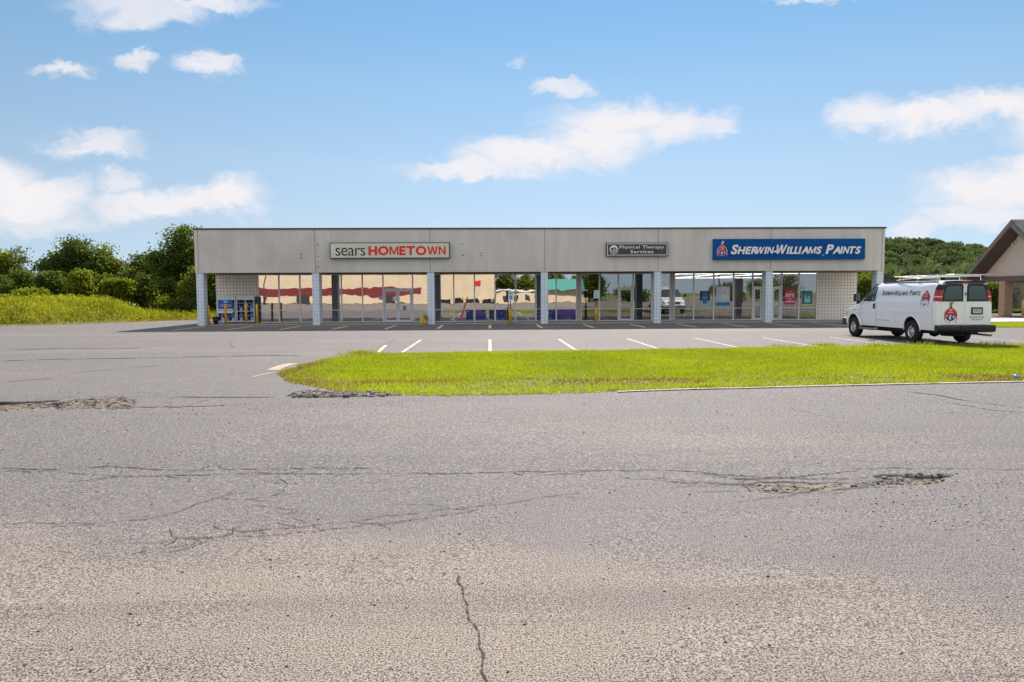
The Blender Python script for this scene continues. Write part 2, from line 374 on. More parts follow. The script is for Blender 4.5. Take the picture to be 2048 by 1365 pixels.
M_bark = mat('bark', (.09, .07, .055), .9, nscale=8, namt=.4)
M_soil, N_, L_, b_ = new_mat('turf_soil'); n = NB(M_soil)
c = n.mix(n.rng(n.noise(2.2, 6, .65), .35, .7), (.16, .19, .03), (.27, .27, .06)); c = n.mix(n.rng(n.noise(.5, 5, .6, w=7), .55, .75), c, (.27, .20, .09))
n.link(c, b_.inputs['Base Color']); b_.inputs['Roughness'].default_value = .95
M_field = mat('field', (.16, .20, .05), .95, nscale=.4, namt=.3)
M_coping = mat('coping_metal', (.10, .07, .07), .5, .3, nscale=2, namt=.1)
M_soffit = mat('soffit', (.27, .18, .125), .8, nscale=3, namt=.15)
M_alu = mat('aluminium_frame', (.88, .87, .87), .45, .0)
M_aluw = mat('white_door_frame', (.74, .76, .80), .4, .1)
M_dark = mat('dark_interior', (.035, .03, .035), .8)
M_inwall = mat('interior_wall', (.20, .18, .17), .9, nscale=1, namt=.2)
M_infloor = mat('interior_floor', (.22, .2, .19), .5)
M_white = mat('white_paint', (.80, .80, .80), .5)
M_black = mat('black_plastic', (.015, .015, .018), .45)
M_conc = mat('concrete', (.38, .36, .34), .9, nscale=3, namt=.2, bump=.2)
M_kerb = mat('painted_kerb', (.50, .42, .32), .9, nscale=4, namt=.25)
M_line = None
def line_mat(name, col, wear):
    m, N, L, b = new_mat(name); n = NB(m); f = n.rng(n.noise(9, 6, .7), wear, wear + .16)
    c = n.mix(f, (.25, .235, .23), col); L.new(c, b.inputs['Base Color']); b.inputs['Roughness'].default_value = .8; return m
M_linew = line_mat('faded_white_line', (.74, .69, .55), .42)
M_liney = line_mat('faded_yellow_line', (.92, .82, .50), .34)
M_lineo = line_mat('faded_orange_line', (.68, .42, .24), .40)

def glass_mat(name, refl, tint=(.75, .78, .80), wav=.0, wscale=.8):
    m, N, L, b = new_mat(name); n = NB(m); N.remove(b)
    gl = N.new('ShaderNodeBsdfGlossy'); gl.inputs['Roughness'].default_value = 0.0; gl.inputs['Color'].default_value = (.95, .93, .92, 1)
    tr = N.new('ShaderNodeBsdfTransparent'); tr.inputs[0].default_value = tint + (1,)
    fr = N.new('ShaderNodeFresnel'); fr.inputs[0].default_value = 1.5
    f = n.math('ADD', fr.outputs[0], refl, True)
    mx = N.new('ShaderNodeMixShader'); L.new(f, mx.inputs[0]); L.new(tr.outputs[0], mx.inputs[1]); L.new(gl.outputs[0], mx.inputs[2]); L.new(mx.outputs[0], N['Material Output'].inputs[0])
    if wav:
        bp = N.new('ShaderNodeBump'); bp.inputs['Strength'].default_value = 1; bp.inputs['Distance'].default_value = wav
        L.new(n.noise(wscale, 2, .4), bp.inputs['Height']); L.new(bp.outputs[0], gl.inputs['Normal'])
    return m
M_glassL = glass_mat('mirrored_glass', .56, (.5, .5, .53), .0028, .9)
M_glassR = glass_mat('shop_glass', .22, (.72, .74, .76), .0018, .8)

# ------------------------------------------------------------------ ground
FY, WY = 43.9, 46.95            # fascia plane and shop-window plane
def smooth(a, b, x):
    t = np.clip((x - a) / (b - a), 0, 1); return t * t * (3 - 2 * t)
def vnoise(x, y, s, seed=0):
    """cheap value noise for arrays"""
    x = np.asarray(x, float) * s + seed * 17.3; y = np.asarray(y, float) * s + seed * 9.1
    xi = np.floor(x); yi = np.floor(y); fx = x - xi; fy = y - yi
    fx = fx * fx * (3 - 2 * fx); fy = fy * fy * (3 - 2 * fy)
    def h(a, b):
        q = np.sin(a * 127.1 + b * 311.7 + seed * 3.7) * 43758.5453; return q - np.floor(q)
    return (h(xi, yi) * (1-fx) + h(xi+1, yi) * fx) * (1-fy) + (h(xi, yi+1) * (1-fx) + h(xi+1, yi+1) * fx) * fy
HOLES = [([(-90, 808), (-40, 805), (40, 803.5), (80, 803), (108, 802.5), (125, 806), (118, 815), (60, 819), (0, 822), (-60, 822)], .085),
         ([(118, 807), (160, 799), (240, 796.5), (262, 800), (270, 808), (255, 813), (200, 818), (160, 821), (115, 822), (100, 815)], .022),
         ([(222, 812), (245, 810), (268, 816), (262, 821), (228, 821), (205, 818)], .07),
         ([(1490, 968), (1560, 966), (1640, 963), (1735, 961), (1775, 958), (1800, 968), (1760, 975), (1690, 979), (1600, 983), (1520, 983)], .012),
         ([(1742, 958), (1768, 948), (1830, 945), (1905, 944), (1925, 950), (1900, 957), (1860, 965), (1790, 970)], .055),
         ([(572, 792), (600, 787), (680, 785), (760, 787), (800, 791), (740, 794), (650, 796), (590, 797)], -.05)]
HP = [([(at(*p).x, at(*p).y) for p in poly], d) for poly, d in HOLES]
def in_poly(x, y, poly):
    """signed distance-ish: positive inside, metres to the outline"""
    x = np.asarray(x, float); y = np.asarray(y, float); inside = np.zeros(x.shape, bool); dmin = np.full(x.shape, 1e9)
    for i in range(len(poly)):
        (x0, y0), (x1, y1) = poly[i], poly[(i + 1) % len(poly)]
        c = ((y0 > y) != (y1 > y)) & (x < (x1 - x0) * (y - y0) / ((y1 - y0) or 1e-9) + x0); inside ^= c
        t = np.clip(((x - x0) * (x1 - x0) + (y - y0) * (y1 - y0)) / ((x1 - x0) ** 2 + (y1 - y0) ** 2), 0, 1)
        dmin = np.minimum(dmin, np.hypot(x - x0 - t * (x1 - x0), y - y0 - t * (y1 - y0)))
    return np.where(inside, dmin, -dmin)
def ground_z(x, y):
    x = np.asarray(x, float); y = np.asarray(y, float)
    f = 1 - smooth(18, 24, y)
    z = f * (.035 * (vnoise(x, y, .22, 1) - .5) + .014 * (vnoise(x, y, .9, 2) - .5))
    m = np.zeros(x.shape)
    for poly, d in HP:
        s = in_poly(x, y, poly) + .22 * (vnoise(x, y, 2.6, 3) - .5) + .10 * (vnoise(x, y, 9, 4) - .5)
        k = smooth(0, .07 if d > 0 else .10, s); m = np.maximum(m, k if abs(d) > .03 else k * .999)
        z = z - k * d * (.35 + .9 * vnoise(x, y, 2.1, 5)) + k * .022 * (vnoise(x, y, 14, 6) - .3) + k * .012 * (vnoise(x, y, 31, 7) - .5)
    return z, m
def gz(x, y): return float(ground_z(np.array([x]), np.array([y]))[0][0])
def axis(parts):
    out = [parts[0][0]]
    for a, b, s in parts:
        k = max(1, int(round((b - a) / s))); out += list(np.linspace(a, b, k + 1)[1:])
    return np.array(out)
EDGE = [(-75, 26), (-42, 38.5), (at(0, 653).x, at(0, 653).y), (at(130, 650).x, at(130, 650).y), (at(250, 645).x, at(250, 645).y), (at(330, 642).x, at(330, 642).y), (at(425, 639.5).x, at(425, 639.5).y), (-16.5, 58), (-16.5, 140)]
BANK = EDGE + [(-170, 140), (-170, 26)]
def build_asphalt():
    xs = axis([(-80, -12, 1.0), (-12, -9.5, .1), (-9.5, 6.2, .04), (6.2, 10, .12), (10, 60, 1.2), (60, 90, 3)])
    ys = axis([(-34, 2, 1.5), (2, 6.0, .12), (6.0, 8.3, .03), (8.3, 10.6, .10), (10.6, 13.6, .035), (13.6, 20, .2), (20, 100, 1.0)])
    X, Y = np.meshgrid(xs, ys); Z, Mk = ground_z(X, Y)
    nx, ny = len(xs), len(ys); idx = np.arange(nx * ny).reshape(ny, nx)
    Fc = np.stack([idx[:-1, :-1], idx[:-1, 1:], idx[1:, 1:], idx[1:, :-1]], -1).reshape(-1, 4)
    # the lot ends along the bank on the left
    cx = X.ravel()[Fc].mean(1); cy = Y.ravel()[Fc].mean(1); far = (cx < -14) & (cy > 24); keep = np.ones(len(Fc), bool)
    keep[far] = in_poly(cx[far], cy[far], BANK) < 1.2
    V = np.stack([X, Y, Z], -1).reshape(-1, 3); Fc = Fc[keep]
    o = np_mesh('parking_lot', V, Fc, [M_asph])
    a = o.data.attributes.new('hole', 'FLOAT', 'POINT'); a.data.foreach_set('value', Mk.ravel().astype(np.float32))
    o.data.polygons.foreach_set('use_smooth', [True] * len(Fc))
    tag(o, 'worn grey and tan asphalt of the parking lot, cracked and potholed', kind='structure')
build_asphalt()
g = MB().box((-2500, -1500, -3), (2500, 4000, -.12)).build('ground', M_field); tag(g, kind='structure')

# grass bank at the left
def bank_z(x, y):
    x = np.asarray(x, float); y = np.asarray(y, float)
    d = in_poly(x, y, BANK)                          # metres inside the bank
    px = 980 + F * x / np.maximum(y, 10)
    k = smooth(300, 225, px)
    hgt = .40 + 1.0 * k
    return hgt * smooth(-.3, 5.5, d) + .05 * (vnoise(x, y, .5, 8) - .5) * smooth(0, 2, d) - .02, d
def build_bank():
    xs = axis([(-110, -50, 3), (-50, -14, .5)]); ys = axis([(26, 80, .5), (80, 130, 3)])
    X, Y = np.meshgrid(xs, ys); Z, D = bank_z(X, Y)
    nx, ny = len(xs), len(ys); idx = np.arange(nx * ny).reshape(ny, nx)
    Fc = np.stack([idx[:-1, :-1], idx[:-1, 1:], idx[1:, 1:], idx[1:, :-1]], -1).reshape(-1, 4)
    keep = D.ravel()[Fc].min(1) > -.6
    V = np.stack([X, Y, np.where(D < .2, .01, Z - .09 * smooth(.2, 1.2, D))], -1).reshape(-1, 3)
    o = np_mesh('grass_bank', V, Fc[keep], [M_soil]); tag(o, kind='structure')
build_bank()

# lawn island between the road and the lot
ISL_PX = [(553, 752), (566, 744), (600, 733), (640, 722), (690, 716), (722, 711), (780, 709), (1000, 706.5), (1300, 701.5), (1600, 696.5), (1800, 694), (2048, 692.5), (2500, 687), (2900, 684),
          (2900, 742), (2048, 765), (1800, 770), (1500, 778), (1250, 785), (1000, 791), (900, 792), (790, 789), (720, 786), (660, 780), (610, 771), (575, 763)]
ISL = [(at(*p).x, at(*p).y) for p in ISL_PX]
def build_island():
    bm = bmesh.new()
    n_ = len(ISL); vs = [bm.verts.new((x, y, gz(x, y) + .012)) for x, y in ISL]; bm.faces.new(vs); bmesh.ops.triangulate(bm, faces=bm.faces[:])
    me = bpy.data.meshes.new('lawn'); bm.to_mesh(me); bm.free()
    # finer and slightly domed
    xs = np.arange(-7, 46, .35); ys = np.arange(12.5, 28, .35); X, Y = np.meshgrid(xs, ys); D = in_poly(X, Y, ISL)
    Z = ground_z(X, Y)[0] + .004 + .06 * smooth(0, 1.2, D) + .03 * (vnoise(X, Y, .8, 12) - .5) * smooth(0, 1, D)
    nx, ny = len(xs), len(ys); idx = np.arange(nx * ny).reshape(ny, nx)
    Fc = np.stack([idx[:-1, :-1], idx[:-1, 1:], idx[1:, 1:], idx[1:, :-1]], -1).reshape(-1, 4)
    keep = D.ravel()[Fc].min(1) > .02
    V = np.stack([X, Y, Z], -1).reshape(-1, 3)
    bpy.data.meshes.remove(me)
    o = np_mesh('lawn_island', V, Fc[keep], [M_soil]); tag(o, kind='structure')
build_island()

def leaf_cards(C, size, tone, asp=.6):
    """one quad per centre, turned at random"""
    N = len(C); a = RNG.normal(size=(N, 3)); a /= np.linalg.norm(a, axis=1)[:, None]; b = RNG.normal(size=(N, 3)); b -= (a * b).sum(1)[:, None] * a; b /= np.linalg.norm(b, axis=1)[:, None]
    s = (size * RNG.uniform(.6, 1.3, N))[:, None]
    P = np.empty((N, 4, 3)); P[:, 0] = C - a * s; P[:, 1] = C - b * s * asp; P[:, 2] = C + a * s; P[:, 3] = C + b * s * asp
    return P.reshape(-1, 3), np.arange(N * 4).reshape(-1, 4)
def blades(name, X, Y, Z, h, w, lean, tone, mat_, label, cat, extra=None):
    """triangular grass blades at the given points, one mesh"""
    N = len(X); a = RNG.uniform(0, 2 * np.pi, N); la = RNG.uniform(0, 2 * np.pi, N); ln = RNG.uniform(0, lean, N) * h
    dx, dy = np.cos(a) * w / 2, np.sin(a) * w / 2
    P = np.empty((N, 3, 3)); P[:, 0] = np.stack([X - dx, Y - dy, Z], 1); P[:, 1] = np.stack([X + dx, Y + dy, Z], 1)
    P[:, 2] = np.stack([X + np.cos(la) * ln, Y + np.sin(la) * ln, Z + h], 1)
    o = np_mesh(name, P.reshape(-1, 3), np.arange(N * 3).reshape(-1, 3), [mat_], tone=tone); tag(o, label, cat, kind='stuff'); return o
def build_grass():
    # lawn: denser where it is near the viewer
    N = 420000; u = RNG.random(N) ** .8; Y = 12.8 + u * 14; X = RNG.uniform(-6.5, 1, N) * 0 + RNG.uniform(-.40, .80, N) * (Y + 2)
    D = in_poly(X, Y, ISL) + .16 * (vnoise(X, Y, 3.0, 21) - .45); k = D > 0.0; X, Y, D = X[k], Y[k], D[k]
    gzv = ground_z(X, Y)[0] + .002 + .06 * smooth(0, 1.2, D)
    lush = vnoise(X, Y, .45, 30) * .6 + vnoise(X, Y, 1.7, 31) * .4
    # brown verge along the road side and at the tip
    ydry = np.interp(X, [-6, -3, 0, 4, 8, 12, 20], [15.5, 14.5, 14.2, 14.1, 14.2, 14.5, 15.3]) 
    dry = np.clip(1 - np.abs(Y - ydry - .35) / .55, 0, 1) * (.35 + .9 * (vnoise(X * .35, Y, 1.1, 33) > .45)) * (X < 13) + np.clip(1 - (X + 5.6) / 1.5, 0, 1) * .9 + np.clip(1 - np.abs(D - .3) / .5, 0, 1) * (X < -2.5) * .6
    rim = np.clip(1 - D / .35, 0, 1)
    isd = RNG.random(len(X)) < np.clip(dry * .9 + .05 + .25 * rim * (vnoise(X, Y, .6, 36) > .5), 0, .9)
    h = .030 + .034 * RNG.random(len(X)) + .022 * (lush > .55) + .02 * np.clip(1 - np.abs(D - .15) / .2, 0, 1)
    w = .012 + .008 * RNG.random(len(X)); tone = np.clip(.05 + 1.2 * (lush - .3) + .45 * np.clip(1 - D / 1.2, 0, 1) * (Y < 18) + RNG.normal(0, .28, len(X)), 0, 1)
    a = ~isd
    blades('lawn_grass', X[a], Y[a], gzv[a], h[a], w[a], .8, tone[a], M_grass, 'bright green mown grass covering the long island between road and lot', 'grass')
    blades('dry_grass', X[isd], Y[isd], gzv[isd], h[isd] * .8, w[isd], 1.0, tone[isd], M_dry, 'brown dry grass along the road edge of the lawn island', 'grass')
    # white clover heads
    N = 1500; X_ = RNG.uniform(-5, 20, N); Y_ = RNG.uniform(14, 22, N); k_ = (in_poly(X_, Y_, ISL) > .3) & (vnoise(X_, Y_, .7, 60) > .5); X_, Y_ = X_[k_], Y_[k_]
    V_, F_ = leaf_cards(np.stack([X_, Y_, ground_z(X_, Y_)[0] + .10 + RNG.uniform(0, .03, len(X_))], 1), .011, None, .9)
    o = np_mesh('clover_heads', V_, F_, [mat('clover_white', (.75, .75, .68), .8)]); tag(o, 'tiny white clover heads dotted through the lawn island', 'clover', kind='stuff')
    # bank weeds
    N = 260000; X = RNG.uniform(-75, -15.5, N); Y = RNG.uniform(30, 66, N); Z, D = bank_z(X, Y); px = 980 + F * X / Y
    k = (D > -.15 - .5 * vnoise(X, Y, 1.2, 44)) & (px > -120) & (D < 16); X, Y, Z, D, px = X[k], Y[k], Z[k], D[k], px[k]
    t1 = vnoise(X, Y, .5, 41) * .5 + vnoise(X, Y, 1.6, 42) * .5
    h = (.13 + .32 * smooth(.3, 2.5, D)) * RNG.uniform(.5, 1.25, len(X)) * (.6 + .8 * t1); w = RNG.uniform(.025, .06, len(X))
    tone = np.clip((t1 - .45) * 2.0 + .5 + RNG.normal(0, .25, len(X)), 0, 1)
    isd = RNG.random(len(X)) < np.clip(.95 - D / 2.4, .04, .85)
    a = ~isd
    pick = (RNG.random(len(X)) < .42) & (D > .8)      # broad leaves among the stalks
    C = np.stack([X, Y, Z + h * RNG.uniform(.2, 1.0, len(X))], 1)[pick]; tn = np.clip((t1[pick] - .45) * 2.6 + .35 + RNG.normal(0, .22, pick.sum()), 0, 1)
    V_, F_ = leaf_cards(C, .075, tn, .7); o = np_mesh('broadleaf_weeds', V_, F_, [M_weed], tone=tn); tag(o, 'broad-leaved yellow green weeds mixed into the grass bank', 'weeds', kind='stuff')
    blades('bank_weeds', X[a], Y[a], Z[a] - .03, h[a], w[a], .5, tone[a], M_weed, 'tall yellow green weeds growing over the bank left of the lot', 'weeds')
    blades('dry_grass', X[isd], Y[isd], Z[isd] - .03, h[isd] * .8, w[isd], .7, tone[isd], M_dry, 'straw coloured dry grass at the foot of the left bank', 'grass')
build_grass()

# ------------------------------------------------------------------ markings, cracks, stones
def strip(pts, w, z=.004, jit=0, closed_ends=True):
    """flat ribbon along points on the ground; returns verts, faces"""
    P = [Vector((p[0], p[1], 0)) for p in pts]; vs = []; fs = []
    for i, p in enumerate(P):
        t = (P[min(i + 1, len(P) - 1)] - P[max(i - 1, 0)]).normalized(); nrm = Vector((-t.y, t.x, 0))
        ww = w * (1 + random.uniform(-jit, jit)) / 2
        if jit and i in (0, len(P) - 1): ww *= .15
        for s in (1, -1):
            q = p + nrm * ww * s; vs.append((q.x, q.y, gz(q.x, q.y) + z))
    for i in range(len(P) - 1): fs.append((2*i, 2*i+1, 2*i+3, 2*i+2))
    return vs, fs
def line_obj(a, b, w, m, name='parking_line'):
    k = 8; pts = [(a[0] + (b[0] - a[0]) * i / k, a[1] + (b[1] - a[1]) * i / k) for i in range(k + 1)]
    o = MB().add(*strip(pts, w, .005)).build(name, m, fix=False); tag(o, kind='structure'); return o
ROW_X0 = at(980, 692).x
for k in range(-1, 13):                       # front row
    x = ROW_X0 + 2.72 * k; y1 = 29.2
    y0 = at(980 + 64 * k, 703 - .9 * k).y - .2 if k < 4 else 22.6
    line_obj((x, max(y0, 22.4)), (x, y1), .11, M_linew)
for k in range(-6, 8):                        # row by the shops
    x = ROW_X0 + 2.72 * k; line_obj((x, 38.6), (x, 42.9), .15, M_liney)
def px_line(pxs, w, m, name): 
    pts = [(at(*p).x, at(*p).y) for p in pxs]; o = MB().add(*strip(pts, w, .006)).build(name, m, fix=False); tag(o, kind='structure')
px_line([(545, 741), (560, 735), (575, 730), (587, 727.5)], .30, M_lineo, 'road_marking')
px_line([(505, 754.5), (520, 751), (535, 747.8), (549, 744.8)], .08, M_lineo, 'road_marking')
px_line([(757, 705), (765, 697), (772, 691)], .11, M_liney, 'parking_line')
px_line([(210, 672), (300, 671), (400, 668), (520, 666)], .05, M_liney, 'parking_line')
kerb_px = [(1235, 786.5), (1300, 784), (1400, 781), (1500, 778.8), (1600, 776), (1700, 773.5), (1800, 771), (1900, 768.6), (2048, 765.6), (2300, 758), (2600, 750)]
kp = [(at(*p).x, at(*p).y) for p in kerb_px]; o = MB().add(*strip(kp, .10, .02)).build('kerb_strip', M_kerb, fix=False); tag(o, kind='structure')

M_crack = mat('crack_dark', (.062, .05, .043), .95, nscale=20, namt=.4)
M_seal = mat('old_tar', (.09, .085, .085), .8, nscale=12, namt=.4)
CR = [([(0,937),(100,939),(165,936),(215,932),(300,938),(400,940),(470,937),(560,936),(640,934),(740,935)], .012),
 ([(0,942),(120,944),(240,953),(330,950),(400,949),(470,946),(560,946),(700,945),(900,946),(1024,942),(1100,941),(1190,939),(1330,939),(1400,943),(1460,955),(1540,963)], .017),
 ([(560,955),(575,965),(570,980),(540,992),(500,998),(430,995)], .010),
 ([(0,1050),(60,1043),(190,1047),(300,1036),(360,1022),(400,1005),(450,990),(500,982)], .010),
 ([(270,1106),(300,1100),(340,1085),(355,1075),(420,1074),(520,1060),(600,1052),(700,1042),(800,1027),(900,1017),(1024,1007),(1100,994),(1160,985)], .011),
 ([(355,1078),(450,1073),(540,1070),(640,1060),(740,1047),(830,1037),(960,1020)], .008),
 ([(340,1058),(345,1068),(356,1076)], .010), ([(500,1010),(540,1012),(600,1020),(560,1030)], .006),
 ([(902,1145),(915,1155),(921,1165),(922,1182),(931,1200),(935,1220),(941,1240),(950,1262),(955,1280),(960,1305),(970,1330),(975,1365),(982,1400)], .013),
 ([(1380,946),(1450,948),(1550,955),(1640,958),(1740,955)], .012), ([(1300,955),(1400,962),(1480,970),(1510,983),(1600,987),(1700,985)], .012),
 ([(1460,958),(1560,956),(1620,950),(1720,941)], .009), ([(1240,953),(1300,958),(1380,966),(1470,968),(1560,962)], .008),
 ([(1700,936),(1800,935),(1900,937),(1975,939),(2060,940)], .010), ([(1560,985),(1660,982),(1740,974),(1800,975)], .010),
 ([(0,722),(120,719),(260,717.5),(400,714.5),(500,712),(570,711),(610,713)], .05), ([(0,700),(180,697),(300,697)], .03),
 ([(265,817),(370,816),(450,812),(560,808)], .02), ([(180,796),(300,795),(430,796),(560,795)], .02), ([(370,814),(400,806),(420,800)], .016),
 ([(1800,784),(1880,793),(1950,806),(2048,818)], .035), ([(1820,796),(1900,808),(1980,822),(2060,828)], .03), ([(1570,815),(1600,822),(1640,832),(1685,838)], .012),
 ([(457,683),(462,690),(470,698)], .03), ([(720,672),(790,680),(770,690),(750,697)], .03),
 ([(900,655),(925,660),(930,668),(880,672)], .03), ([(110,750),(200,742),(330,730)], .02), ([(0,765),(60,760),(120,756)], .03)]
def build_cracks():
    mb = MB()
    for pts, w in CR:
        P = [Vector((at(*p).x, at(*p).y)) for p in pts]; out = [P[0]]
        dd = P[-1] - P[0]; ym = sum(p.y for p in P) / len(P)
        w = max(w, .95 * ym * ym / (CAMZ * F) * (abs(dd.x) / max(dd.length, .01)) ** 2)     # old cracks are wider where they run across the lot
        for a, b in zip(P, P[1:]):
            d = (b - a); L_ = d.length; step = .022 if a.y < 6 else (.05 if a.y < 12 else .3); k = max(2, int(L_ / step)); nn = Vector((-d.y, d.x)).normalized()
            for i in range(1, k + 1):
                q = a + d * i / k; amp = 1 + 22 * w * (a.y > 9)
                q = q + nn * (mnoise.noise(Vector((q.x * 6 / math.sqrt(amp), q.y * 6, 1))) * .035 * amp + mnoise.noise(Vector((q.x * 23 / amp, q.y * 23, 5))) * .014 * amp)
                out.append(q)
        mb.add(*strip(out, w * .72, .006, .9))
    # short side branches
    for pts, w in CR[:6] + CR[9:13]:
        P = [Vector((at(*p).x, at(*p).y)) for p in pts]
        for a in P[1:-1]:
            if random.random() < .8:
                ang = random.uniform(0, 6.28); q = a.copy(); br = [q.copy()]
                for i in range(random.randint(5, 14)): ang += random.uniform(-.5, .5); q = q + Vector((math.cos(ang) * .06, math.sin(ang) * .035)); br.append(q.copy())
                mb.add(*strip(br, w * .6, .006, .7))
    o = mb.build('asphalt_cracks', M_crack, fix=False); tag(o, kind='structure')
build_cracks()

def stones():
    """loose chips lying on the asphalt"""
    mb = MB(); mb2 = MB()
    def chip(m, x, y, s, zz=0):
        bm = bmesh.new(); bmesh.ops.create_icosphere(bm, subdivisions=1, radius=s)
        for v in bm.verts: v.co = Vector((v.co.x * random.uniform(.7, 1.5), v.co.y * random.uniform(.6, 1.2), v.co.z * random.uniform(.35, .8)))
        z = gz(x, y) + s * .25 + zz
        m.add([(v.co.x + x, v.co.y + y, v.co.z + z) for v in bm.verts], [tuple(v.index for v in f.verts) for f in bm.faces]); bm.free()
    for i in range(420):
        d = 3.0 + 11 * random.random() ** 1.3; x = random.uniform(-.8, .85) * d; 
        chip(mb, x, d, random.uniform(.0025, .007) * (1 + d / 14))
    for i in range(170):
        px, py = random.gauss(1850, 130), random.gauss(985, 40)
        if py > 935: p = at(px, py); chip(mb, p.x, p.y, random.uniform(.003, .010))
    for i in range(120):
        px, py = random.uniform(-40, 640), random.gauss(812, 14); p = at(px, py); chip(mb, p.x, p.y, random.uniform(.005, .013))
    for (poly, d), cnt, sz in zip(HP, (60, 110, 14, 60, 60, 260), (.03, .035, .03, .022, .03, .035)):
        xs = [p[0] for p in poly]; ys = [p[1] for p in poly]; c = 0
        while c < cnt:
            x, y = random.uniform(min(xs), max(xs)), random.uniform(min(ys), max(ys))
            if in_poly(np.array([x]), np.array([y]), poly)[0] > .03: chip(mb2, x, y, sz * random.uniform(.25, 1.0) * (1.6 if random.random() < .12 else 1)); c += 1
    o = mb.build('loose_stones', mat('dark_chips', (.06, .052, .05), .9, nscale=30, namt=.5), fix=False); tag(o, 'small dark stone chips scattered over the cracked road', 'stones', kind='stuff')
    o = mb2.build('asphalt_rubble', mat('rubble', (.25, .225, .205), .95, nscale=18, namt=.5), fix=False); tag(o, 'pale broken asphalt rubble lying in the potholes and by the lawn edge', 'rubble', kind='stuff')
stones()

# ------------------------------------------------------------------ the shopping plaza
XL, XR = -17.05, 22.68
def fx(px, py=600, Y=WY): return aty(px, py, Y).x
def fz(px, py, Y=WY): return aty(px, py, Y).z
FB = .5 * (aty(640, 546.2, FY).z + aty(1500, 541.5, FY).z); FT = .5 * (aty(600, 458, FY).z + aty(1600, 452.8, FY).z)
WT = .5 * (fz(560, 550) + fz(1450, 546)); WR = .5 * (fz(560, 622) + fz(1450, 616))
print('FB', FB, 'FT', FT, 'WT', WT, 'WR', WR)
plaza = empty('shopping_plaza', (2.8, FY, 0)); tag(plaza, 'long single-storey strip of shops with grey concrete fascia and square block columns', 'shopping plaza')
bpy.context.view_layer.update()
def pl(o):                       # parent keeping place
    o.parent = plaza; o.matrix_parent_inverse = Matrix.Translation(-plaza.location); return o
fxl, fxr = aty(388.5, 500, FY).x, aty(1770, 500, FY).x
# fascia: separate precast panels butted with narrow joints
joints = [fxl, aty(396, 500, FY).x] + [aty(p, 500, FY).x for p in (630, 860, 1089.5, 1316.5, 1541.5, 1764)] + [fxr]
mb = MB()
for a, b in zip(joints, joints[1:]): mb.box((a + .012, FY, FB), (b - .012, FY + .25, FT - .10))
mb.box((fxl + .02, FY + .02, FB + .02), (fxr - .02, FY + .22, FT - .12), 1)
mb.box((fxl, FY + .252, FB), (fxl + .25, 70, FT - .1)); mb.box((fxr - .25, FY + .252, FB), (fxr, 70, FT - .1)); mb.box((fxl + .252, 69.75, 0), (fxr - .252, 70, FT - .1))
pl(mb.build('fascia', [M_fascia, M_dark]))
mb = MB(); mb.box((fxl - .05, FY - .05, FT - .10), (fxr + .05, FY + .33, FT + .0))
mb.box((fxl - .05, FY + .332, FT - .1), (fxl + .33, 70.05, FT)); mb.box((fxr - .33, FY + .332, FT - .1), (fxr + .05, 70.05, FT))
pl(mb.build('coping', M_coping, bevel=.012))
pl(MB().box((fxl + .255, FY + .335, FT - .75), (fxr - .255, 69.7, FT - .55)).build('roof', M_conc))
mb = MB(); mb.box((fxl + .02, FY + .252, FB + .03), (fxr - .02, WY + .2, FB + .08)); mb.box((fxl + .05, WY - .10, WT), (fxr - .05, WY + .08, FB + .028))
pl(mb.build('soffit', M_soffit))
# block side and end-bay walls
bl_l0, bl_l1 = fx(432.5, 600), fx(516.3, 600); bl_r0, bl_r1 = fx(1634, 595), fx(1713.5, 595)
pl(MB().box((bl_l0, WY, 0), (bl_l1, WY + .2, WT - .002)).box((bl_l0, WY + .202, 0), (bl_l0 + .2, 69.7, FT - .8)).build('block_wall', M_block))
pl(MB().box((bl_r0, WY, 0), (bl_r1, WY + .2, WT - .002)).box((bl_r1 - .2, WY + .202, 0), (bl_r1, 69.7, FT - .8)).build('block_wall', M_block))
def col_x(a, b): return aty(a, 600, FY + .05).x, aty(b, 600, FY + .05).x
for a, b in ((393.5, 407.5), (624.8, 638.6), (854.8, 868.8), (1082.2, 1096), (1308.8, 1322), (1531.9, 1544.8), (1753, 1765.3)):
    x0, x1 = col_x(a, b); c = (x0 + x1) / 2
    mb = MB().box((c - .203, FY + .05, 0), (c + .203, FY + .66, FB + .029)); pl(mb.build('column', M_colblk, bevel=.008))
# small concrete base lip
pl(MB().box((fxl + .3, FY + .30, -.02), (fxr - .25, WY - .0, .055)).build('walkway', M_conc))
# interiors
mb = MB(); mb.box((bl_l0 + .21, WY + .1, .0), (bl_r1 - .21, 62, .05)); pl(mb.build('interior_floor', M_infloor))
mb = MB(); mb.box((bl_l0 + .21, 62, 0), (bl_r1 - .21, 62.15, FB)); 
mb.box((fx(1157) - .08, WY + .15, .05), (fx(1157) + .08, 62, FB)); mb.box((fx(1344) - .08, WY + .15, .05), (fx(1344) + .08, 62, FB)); pl(mb.build('interior_wall', M_inwall))
mb = MB().box((bl_l0 + .21, WY + .21, FB + .02), (bl_r1 - .21, 62, FB + .07)); pl(mb.build('ceiling', M_inwall))
# dividing pilasters
for a, b in ((1153.4, 1161.4), (1340.6, 1348)):
    pl(MB().box((fx(a), WY - .06, .05), (fx(b), WY + .16, WT - .001)).build('pilaster', mat('pilaster_paint', (.52, .46, .45), .6)))
